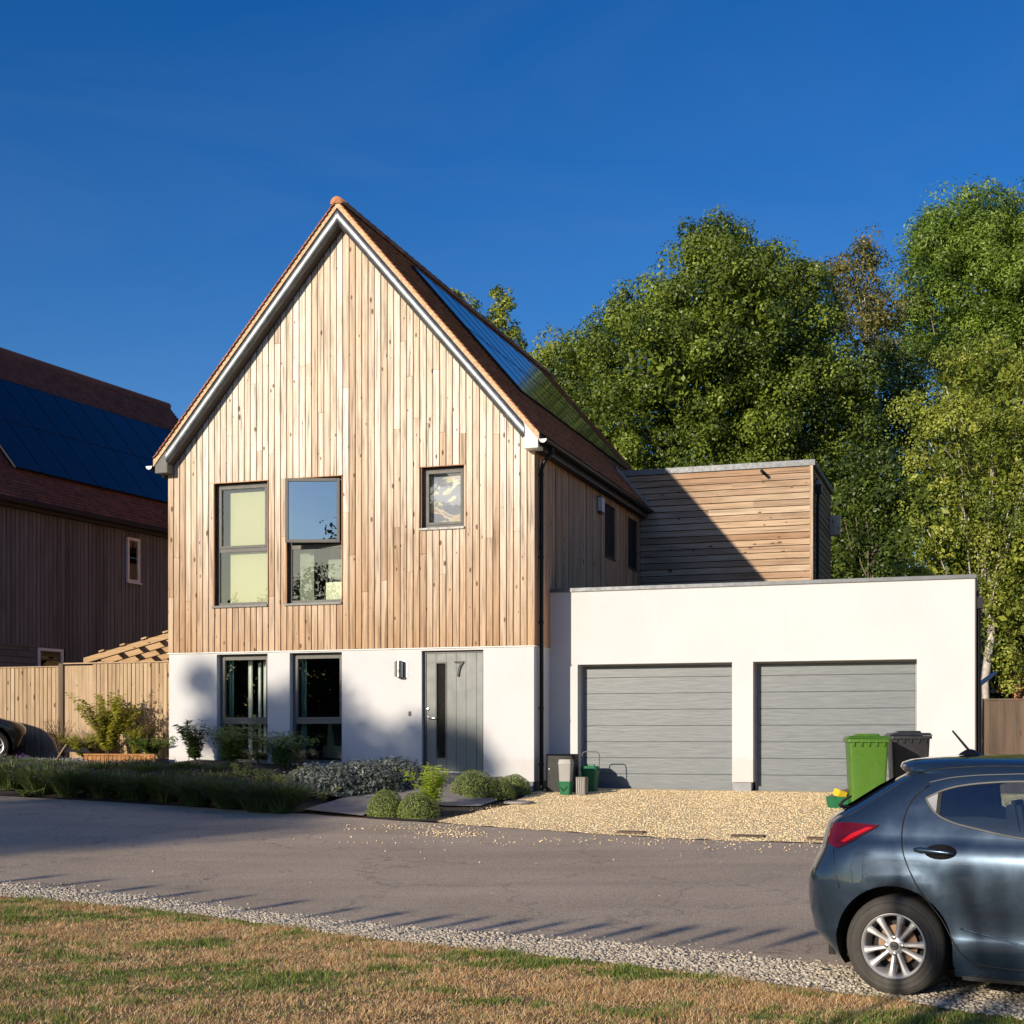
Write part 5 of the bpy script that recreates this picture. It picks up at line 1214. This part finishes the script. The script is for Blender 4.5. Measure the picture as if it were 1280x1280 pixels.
    for sg in (-1, 1):
        P_ = [(.115, .918), (.15, .918), (.24, .912), (.33, .906), (.365, .902)]
        MB().tube([(s_, sg*(half(s_, z_)+(.012 if 0 < i < 4 else .008)), z_) for i, (s_, z_) in enumerate(P_)], [.012, .019, .017, .014, .008], 10).build('door_handle', paint, root, smooth=True)
    line('lower_crease', [(.40, .452), (.50, .432), (.60, .412), (.79, .372), (1.1, .33)], .006, paint, -.002)
    mb = MB(); mb.box(.40, 2.15, -.80, -.72, .135, .16).box(.40, 2.15, .72, .80, .135, .16); mb.build('sill_trim', M['black'], root)
    MB().box(-.5, 3.2, -.66, .66, .20, .33).build('underbody', M['black'], root)
    for s_ in (.62, 1.35):
        for y_ in (-.36, .36):
            MB().prism([(s_-.05, .9), (s_+.10, .9), (s_+.04, 1.22), (s_-.04, 1.22)], y_-.14, y_+.14, 'y').build('seat_back', M['cabin_seat'], root, bevel=.03)
    for hx in (-.016, 2.555):
        for sg in (-1, 1):
            w_ = empty_part('wheel', root, (hx, sg*.825, .312))
            # profile outward is sg
            ty = MB().lathe([(.195, sg*.004), (.205, sg*.012), (.212, sg*.017), (.216, sg*.013), (.238, sg*.019), (.242, sg*.0165), (.268, sg*.0165), (.271, sg*.019), (.275, sg*.014), (.288, sg*.009), (.290, sg*.005), (.300, sg*.0), (.311, -sg*.022), (.314, -sg*.05), (.314, -sg*.15), (.300, -sg*.18), (.21, -sg*.185)], 56, (0, 0, 0), 'y', cap=False).build('tyre', M['tyre'], w_, smooth='auto')
            for tr in (-.06, -.10, -.14): MB().lathe([(.3155, sg*tr), (.3155, sg*(tr-.008))], 40, (0, 0, 0), 'y', cap=False).build('tread_groove', M['black'], w_)
            MB().lathe([(.205, sg*.010), (.200, sg*.012), (.192, sg*.004), (.186, -sg*.01), (.182, -sg*.14)], 48, (0, 0, 0), 'y', cap=False).build('rim', M['rim'], w_, smooth='auto')
            MB().lathe([(.001, -sg*.10), (.125, -sg*.10), (.125, -sg*.085), (.001, -sg*.085)], 32, (0, 0, 0), 'y', cap=False).build('brake_disc', M['disc'], w_)
            MB().lathe([(.001, -sg*.13), (.2, -sg*.13)], 24, (0, 0, 0), 'y', cap=False).build('dark_backing', M['black'], w_)
            for k in range(10):
                a = R(36*k+(18-9)); a += R(3.5 if k % 2 else -3.5)
                ca, sa = math.cos(a), math.sin(a); mb = MB()
                prof = [(.035, .016, -.012), (.07, .013, -.010), (.12, .0135, -.002), (.165, .019, .004), (.194, .026, .002)]
                rows = []
                for r_, hw, yo in prof:
                    ctr = Vector((r_*ca, 0, r_*sa)); tn = Vector((-sa, 0, ca)); rows.append([ctr+tn*hw*q+Vector((0, sg*(yo-dq), 0)) for q, dq in ((-1.1, .032), (-1, .010), (-.45, 0), (.45, 0), (1, .010), (1.1, .032))])
                mb.grid(rows); mb.build('spoke', M['rim'], w_, smooth='auto')
            hub = MB().lathe([(.062, -sg*.03), (.060, -sg*.016), (.052, -sg*.010), (.001, -sg*.008)], 24, (0, 0, 0), 'y', cap=False).build('hub', M['rim'], w_, smooth='auto')
            MB().lathe([(.029, -sg*.008), (.027, -sg*.001), (.001, sg*.001)], 20, (0, 0, 0), 'y', cap=False).build('hub_cap', M['frame_dark'], w_, smooth='auto')
            mb = MB(); mb.tube([(.021*math.cos(a), sg*.002, .017*math.sin(a)) for a in [2*math.pi*k/20 for k in range(21)]], .0017, 5); mb.tube([(-.018, sg*.0025, .007), (-.008, sg*.0025, .003), (0, sg*.0025, -.006), (.008, sg*.0025, .003), (.018, sg*.0025, .007)], .0017, 5); mb.build('hub_emblem', M['chrome'], w_)
            for k in range(4): MB().lathe([(.014, -sg*.012), (.012, sg*.002), (.006, sg*.003)], 10, (.050*math.cos(R(90*k+2)), 0, .050*math.sin(R(90*k+2))), 'y').build('wheel_nut', M['chrome'], w_)
    return root
def empty_part(name, parent, loc):
    o = bpy.data.objects.new(name, None); o.location = loc; o.empty_display_size = .1; link(o, parent); return o
def paintmat(name, c, met=.55, rough=.34):
    m, t, b = newmat(name)
    t.links.new(ramp(t, noise(t, coord(t), 1.5, 4), [(.3, tuple(x*.92 for x in c)), (.7, tuple(x*1.06 for x in c))]), b.inputs['Base Color'])
    fl = noise(t, coord(t), 900, 1); b.inputs['Metallic'].default_value = met
    t.links.new(ramp(t, noise(t, coord(t), 7, 5), [(.35, rough), (.75, rough+.10)]), b.inputs['Roughness']); b.inputs['Coat Weight'].default_value = 1; b.inputs['Coat Roughness'].default_value = .025; b.inputs['Coat IOR'].default_value = 1.5
    bump(t, b, fl, .03, .0006); return m
M['paint'] = paintmat('blue_grey_metallic_paint', (.030, .054, .088), .6, .22)
M['paint_black'] = paintmat('black_car_paint', (.012, .013, .016), .3)
M['tyre'] = plain('dusty_tyre_rubber', (.050, .046, .040), .8, var=.25, scale=8, grime=(.085, .078, .066))
M['rim'] = plain('silver_alloy', (.62, .62, .61), .42, metal=.6, var=.08)
M['disc'] = plain('rusty_brake_disc', (.22, .14, .09), .5, metal=.5, var=.4)
M['cupblack'] = plain('matt_black_recess', (.008, .008, .009), .9, spec=.1)
M['cabin'] = plain('dark_cabin_lining', (.13, .135, .14), .8)
M['cabin_seat'] = plain('dark_seat_fabric', (.02, .022, .026), .9)
M['taillight'] = plain('dark_red_lens', (.10, .002, .004), .10, var=.3, coat=.3)
M['redlens'] = plain('bright_red_lens', (.55, .006, .006), .12, var=.1, coat=.3)
cf = R(33)
make_car('blue grey hatchback parked on the verge, its rear wheel and half in view', M['paint'], 2.37+.84*math.sin(cf)+.016*math.cos(cf), 8.85+.84*math.cos(cf)-.016*math.sin(cf), -cf, 0.0, 'parked cars')
ca_ = R(38); cx_, cy_ = (-9-640)/F*26.3, 26.3
f_ = (math.cos(ca_), math.sin(ca_)); n_ = (-f_[1], f_[0])
make_car('black car mostly outside the left edge, one front wheel in view by the fence', M['paint_black'], cx_-2.555*f_[0]+.84*n_[0], cy_-2.555*f_[1]+.84*n_[1], ca_, 1.14, 'parked cars')

# ------------------------------------------------------------------ lawn blades
def lawn_blades():
    n = 480000; u = NP.uniform(-6.5, 8.6, n); gx = np.array([g[0] for g in GRASS]); gy = np.array([g[1] for g in GRASS]); top = np.interp(u, gx, gy)
    v = top+NP.normal(0, .035, n)-NP.uniform(0, 1, n)**1.25*4.4
    X = X0+u*CT+v*ST; Y = Y0-u*ST+v*CT; k = (Y > 6.6) & (abs(X) < .40*Y+.3); X, Y, u, v = X[k], Y[k], u[k], v[k]; n = len(X)
    z = .0486*(np.clip(v, -22, 1.2)+13.6)+.048*np.log(1+np.exp(np.minimum(-u, 22)))-.012
    def fbm(x, y):
        r = 0; 
        for i, (f, a) in enumerate(((.9, 1), (2.1, .7), (4.7, .5), (11, .35), (25, .22))):
            p = i*1.7; r = r+a*np.sin(f*x*1.1+p+1.3*np.sin(f*y*.9+p*2.1))*np.cos(f*y*1.3-p+1.1*np.sin(f*x*.8+p))
        return r
    gnoise = fbm(X*1.2, Y*2.6)+fbm(X*3.1+9, Y*5.3)*.5+.75*np.exp(-((ip_arr(u)-v-.12)/.15)**2)*(.4+NP.random(n))
    green = 1/(1+np.exp(-(gnoise+fbm(X*9+3, Y*15)*.6-.66)*4.5)); isg = NP.random(n) < green*.88+.05
    L = np.where(isg, NP.uniform(.014, .040, n), NP.uniform(.010, .032, n))*(1+.75*np.clip(fbm(X*6, Y*8), -.7, 1.3)); a = NP.uniform(0, 6.283, n)
    lean = np.where(isg, NP.uniform(.2, .9, n), NP.uniform(.4, 1.8, n)); d = np.stack([np.cos(a), np.sin(a)], 1)
    B = np.stack([X, Y, z], 1); tip = B+np.stack([d[:, 0]*L*lean, d[:, 1]*L*lean, L], 1)
    b2 = a+NP.uniform(.6, 2.5, n); wd = np.where(isg, NP.uniform(.0022, .0042, n), NP.uniform(.0016, .0034, n)); s = np.stack([np.cos(b2)*wd, np.sin(b2)*wd, np.zeros(n)], 1)
    V = np.stack([B-s, B+s, tip], 1).reshape(-1, 3)
    tt = np.where(isg, NP.uniform(0.0, .42, n), NP.uniform(.58, 1, n))
    o = rawmesh('lawn_grass', V, np.arange(len(V)).reshape(-1, 3), M['grass'], np.repeat(tt, 3)); tag(o, 'short dry straw coloured lawn with green patches', 'grass', kind='stuff')
def ip_arr(u): return np.interp(u, np.array([g[0] for g in GRASS]), np.array([g[1] for g in GRASS]))
m = bpy.data.materials.new('lawn_blades'); m.use_nodes = True; t = m.node_tree; b = t.nodes['Principled BSDF']; a = nd(t, 'ShaderNodeAttribute', attribute_name='tint')
cc = ramp(t, a.outputs['Fac'], [(0, (.045, .11, .018)), (.42, (.30, .38, .07)), (.58, (.36, .20, .08)), (.8, (.88, .56, .26)), (1, (1.0, .80, .50))])
t.links.new(cc, b.inputs['Base Color']); b.inputs['Roughness'].default_value = .7; tl = nd(t, 'ShaderNodeBsdfTranslucent'); t.links.new(cc, tl.inputs[0]); mx = nd(t, 'ShaderNodeMixShader'); mx.inputs[0].default_value = .3
t.links.new(b.outputs[0], mx.inputs[1]); t.links.new(tl.outputs[0], mx.inputs[2]); t.links.new(mx.outputs[0], t.nodes['Material Output'].inputs[0]); M['grass'] = m
lawn_blades()

# ------------------------------------------------------------------ trees behind the house
tree('broadleaf_tree', 'large mid green tree with a lobed crown behind the flat block', [(888, 303, 30), (918, 318, 30), (958, 335, 34), (1000, 365, 34), (872, 368, 42), (815, 385, 40), (768, 412, 36), (925, 385, 45), (905, 430, 85), (1000, 400, 62), (748, 470, 55), (830, 480, 75), (930, 540, 90), (1015, 500, 70), (775, 560, 70), (870, 610, 80), (980, 630, 75), (900, 690, 70), (1050, 590, 55), (1035, 700, 50), (815, 640, 50), (955, 720, 60), (1075, 640, 50), (1060, 500, 45), (700, 600, 60), (1080, 700, 50), (780, 680, 60)],
     44, M['leaf_main'], M['bark'], 905, per=2.6, cr=.50, nleaf=150, ls=(.08, .13), out=.28, nl=22, r0=.32, depth=2.2, group='trees behind the house')
tree('broadleaf_tree', 'lower yellowish tree between the house roof and the large green tree', [(700, 455, 34), (735, 500, 40), (680, 470, 26), (715, 540, 45), (760, 600, 50)], 47, M['leaf_birch'], M['bark'], 722, per=2.2, cr=.5, nleaf=110, ls=(.08, .13), nl=12, r0=.2, group='trees behind the house')
tree('ivy_tree', 'narrow brownish tree with bare twigs between the big tree and the tall one', [(1085, 315, 18), (1080, 345, 30), (1105, 385, 32), (1070, 420, 36), (1105, 460, 36), (1125, 520, 30), (1085, 540, 36), (1110, 620, 34), (1050, 350, 26)], 50, M['leaf_autumn'], M['birchbark'], 1092, per=2.4, cr=.5, nleaf=100, ls=(.08, .12), out=.45, nl=26, r0=.22, group='trees behind the house', inner=18)
tree('ash_tree', 'tall bright green tree rising highest at the top right', [(1190, 312, 50), (1240, 312, 55), (1150, 352, 36), (1290, 332, 55), (1210, 372, 62), (1270, 402, 60), (1165, 412, 34), (1230, 430, 45), (1320, 422, 60), (1170, 297, 26), (1340, 352, 55), (1210, 480, 50), (1280, 460, 60), (1160, 450, 30)],
     56, M['leaf_ash'], M['bark'], 1225, per=1.7, cr=.70, nleaf=200, ls=(.11, .18), out=.28, nl=24, r0=.33, depth=1.8, group='trees behind the house', asp=.4)
tree('birch_tree', 'loose yellow green birch with pale twigs at the right edge', [(1250, 460, 45), (1200, 470, 34), (1270, 530, 60), (1190, 540, 48), (1165, 600, 40), (1240, 610, 65), (1175, 670, 45), (1265, 690, 62), (1205, 720, 50), (1150, 510, 20), (1255, 760, 45), (1310, 580, 60), (1320, 700, 60), (1160, 730, 32), (1236, 790, 34), (1264, 835, 30), (1222, 745, 30)],
     37, M['leaf_birch'], M['birchbark'], 1232, per=2.5, cr=.46, nleaf=130, ls=(.055, .10), out=.42, nl=34, r0=.15, group='trees behind the house', asp=.6, droop=.5)
tree('young_birch', 'small yellow birch tip showing above the ridge, left one', [(572, 375, 12), (585, 395, 14), (600, 420, 16)], 52, M['leaf_birch'], M['birchbark'], 585, per=6, cr=.25, nleaf=40, ls=(.09, .14), out=.4, nl=16, r0=.08, group='birch tips above the ridge', inner=3)
tree('young_birch', 'larger drooping birch tip showing above the ridge, right one', [(626, 372, 13), (632, 392, 16), (622, 412, 18), (640, 425, 14), (608, 405, 12), (650, 445, 14)], 52, M['leaf_birch'], M['birchbark'], 630, per=6, cr=.28, nleaf=44, ls=(.09, .14), out=.35, nl=20, r0=.08, group='birch tips above the ridge', inner=3)
tree('shrub_tree', 'dark green undergrowth tree right of the flat block', [(1070, 700, 40), (1120, 690, 34), (1060, 640, 26), (1120, 740, 40), (1065, 760, 30), (1130, 640, 36), (1095, 600, 34)], 40, M['leaf_dark'], M['bark'], 1090, per=2.0, cr=.5, nleaf=120, ls=(.08, .13), nl=14, r0=.15, group='trees behind the house')
tree('dark_tree', 'dark green tree filling the gap behind the yellow birch', [(1150, 560, 50), (1220, 560, 60), (1130, 640, 45), (1200, 660, 60), (1280, 620, 60), (1130, 500, 34), (1270, 720, 60), (1180, 740, 50), (1110, 450, 24)],
     49, M['leaf_dark'], M['bark'], 1180, per=2.0, cr=.6, nleaf=75, ls=(.11, .17), nl=14, r0=.2, group='trees behind the house')
tree('shrub_tree', 'dark shaded tree behind the board fence on the right', [(1240, 810, 40), (1280, 790, 45), (1250, 860, 40), (1300, 850, 50), (1225, 870, 36), (1330, 780, 50)], 41, M['leaf_dark'], M['bark'], 1262, per=2.2, cr=.5, nleaf=90, ls=(.07, .12), nl=16, r0=.12, group='trees behind the house')
tree('small_tree', 'wispy twig tops just above the neighbouring ridge end', [(212, 528, 7), (222, 532, 8), (232, 545, 9)], 46, M['leaf_birch'], M['bark'], 222, per=9, cr=.2, nleaf=16, ls=(.07, .1), nl=14, r0=.05, inner=3)
# wood far behind, closing the horizon
def far_wood(name, x0, x1, y0, y1, h, n, label, k=30, ls=(.45, 1.0)):
    xx = NP.uniform(x0, x1, n); top = h*(.80+.12*np.sin(xx*.21+1)+.08*np.sin(xx*.53)+.05*np.sin(xx*1.3)); C = np.stack([xx, NP.uniform(y0, y1, n), NP.uniform(0, 1, n)**1.25*top], 1)
    d = rdir(n*k); P = np.repeat(C, k, 0)+d*NP.uniform(.4, 1.6, (n*k, 1)); P[:, 2] += np.repeat(1.0*NP.random(n), k)+.3
    N = d+rdir(n*k)*.6; N /= np.linalg.norm(N, axis=1, keepdims=True); t = np.clip(np.repeat(NP.normal(.45, .25, n), k)+NP.normal(0, .15, n*k), 0, 1)
    V, Fq = None, None; o = leaf_quads(P, N, NP.uniform(*ls, n*k), NP.uniform(ls[0]*.8, ls[1]*.8, n*k), t, name, M['leaf_wood']); tag(o, label, 'woodland', kind='stuff'); return o
far_wood('far_woodland', -90, 90, 75, 90, 9, 2600, 'dark far woodland seen low between the garage and the birch')
# unseen trees added across the lawn, behind the photographer: they shade the foot of the house and stand in the window reflections
far_wood('woodland_behind', -140, 80, -105, -82, 22, 11500, 'woodland beyond the lawn behind the photographer', 42, (.30, .60))
S3 = Vector((SUN.x, SUN.y, math.tan(R(SUN_EL))))
def shade_tree(name, label, T, tt, trunk, dens_, ls, r0=.18, foot=None):  # added tree, its crown placed up-sun of the spots it shades
    L = []
    for (p, rh, rz) in T: q = p+S3*tt; L.append((q, rh, rz))
    cx = sum(l[0].x for l in L)/len(L); cy = sum(l[0].y for l in L)/len(L)
    if foot: cx, cy = (foot+S3*tt)[:2]
    bz = terr(cx, cy); org = np.array((cx, cy, bz)); Ps = []; Ns = []
    root = empty(name, label, 'tree', tuple(org), 0, 'trees behind the photographer')
    for q, rh, rz in L:
        n = int(dens_*rh*rz*40); d = rdir(n)*(NP.random((n, 1))**.4); Ps.append(np.array(q)[None]+d*np.array((rh, rh, rz))); Ns.append(rdir(n))
    P = np.concatenate(Ps)-org; N = np.concatenate(Ns); leaf_quads(P, N, NP.uniform(ls*.7, ls*1.3, len(P)), NP.uniform(ls*.4, ls*.8, len(P)), np.clip(NP.normal(.5, .2, len(P)), 0, 1), 'crown', M['leaf_main'], root)
    mb = MB(); top = max(l[0].z for l in L)-bz
    mb.tube([(0, 0, -.2), (.1, 0, top*.5), (0, 0, top*.9)], [r0, r0*.7, r0*.3], 8)
    for q, rh, rz in L: mb.tube([(0, 0, top*.6), tuple((np.array(q)-org)*.6+np.array((0, 0, top*.3))), tuple(np.array(q)-org)], [.06, .045, .02], 6, False)
    mb.build('trunk', M['bark'], root); return root
def cp(s_, z_): return Vector((2.37+s_*math.cos(cf), 8.85-s_*math.sin(cf), z_))
def gp_(px, py): x, y = G(px, py); return Vector((x, y, terr(x, y)))
hp = lambda u, z: U(u, 0, ZT+z)
shade_tree('tree_behind', 'tree left behind the photographer whose crown shades the left road', [(gp_(30, 1035), 2.2, .45), (gp_(-40, 1045), 2.0, .4), (gp_(180, 1030), 2.3, .45), (gp_(100, 1015), 2.0, .35), (gp_(250, 1005), 1.9, .45), (gp_(340, 1012), 1.3, .3), (gp_(420, 1012), .8, .2)], 44, 0, 24, .24)
shade_tree('tree_behind', 'tree left behind the photographer whose crown shades the white wall', [(hp(-4.2, -.2), 1.5, .8), (hp(-4.3, .8), 1.1, .7), (hp(-3.9, 1.35), .7, .35), (hp(-5.3, .9), .8, .6), (hp(-3.2, .45), .8, .55), (hp(-2.6, .0), .8, .35), (hp(-1.9, .45), .7, .5), (hp(-1.4, .5), .5, .35), (hp(-6.2, .7), .45, .4), (hp(-6.3, 1.6), .4, .4), (hp(-1.1, .1), .5, .4)], 46, 0, 26, .22)
shade_tree('tree_behind', 'small tree behind the photographer that dapples the blue car', [(cp(-.25, .92), .22, .10), (cp(.40, .72), .16, .08), (cp(.62, .80), .20, .12), (cp(.35, 1.06), .5, .06), (cp(-.1, .98), .35, .05)], 16, 0, 18, .07, .03, cp(.80, 0))
# unseen plates on a cord, added to cast the row of road shadows
PS = [(20, 1101), (80, 1107), (142, 1115), (200, 1122), (262, 1128), (330, 1135), (400, 1144), (459, 1150), (513, 1155), (562, 1157), (612, 1160), (663, 1163), (718, 1165), (769, 1168), (827, 1169), (881, 1172), (939, 1172), (992, 1175)]
pos = []
for px, py in PS:
    q = gp_(px, py)+S3*11.5; pos.append(q)
row = empty('shadow_plate_row', 'row of small dark plates added out of view to cast shadows on the road', 'shadow caster', pos[0])
o0 = pos[0]; mb = MB()
ends = [pos[0]+(pos[0]-pos[1])*2, pos[-1]+(pos[-1]-pos[-2])*4.7]
mb.tube([ends[0]+Vector((0, 0, .2))-o0]+[p+Vector((0, 0, .16))-o0 for p in pos]+[ends[1]+Vector((0, 0, .2))-o0], .002, 5); mb.build('cord', M['black'], row)
for e in ends:
    gzz = terr(e.x, e.y); MB().tube([(e.x-o0.x, e.y-o0.y, gzz-o0.z-.2), (e.x-o0.x, e.y-o0.y, e.z-o0.z+.25)], .03, 8).build('post', M['bark'], row)
for p in pos:
    q = p-o0; a = MB(); w_ = rnd.uniform(.05, .07); sx, sy = -SUN.y, SUN.x
    def P3(a_, z_, t_): return (q.x+sx*a_+SUN.x*t_, q.y+sy*a_+SUN.y*t_, q.z+z_)
    poly = [(-w_, .16), (w_, .15), (w_*.5, -.05), (0, -.17), (-w_*.6, -.05)]; n0 = len(a.v)
    a.v += [P3(x_, z_, 0) for x_, z_ in poly]+[P3(x_, z_, .004) for x_, z_ in poly]; a.f += [(0, 1, 2, 3, 4), (9, 8, 7, 6, 5)]+[(i, 5+i, 5+(i+1) % 5, (i+1) % 5) for i in range(5)]
    a.build('shadow_plate', M['plinth'], row)
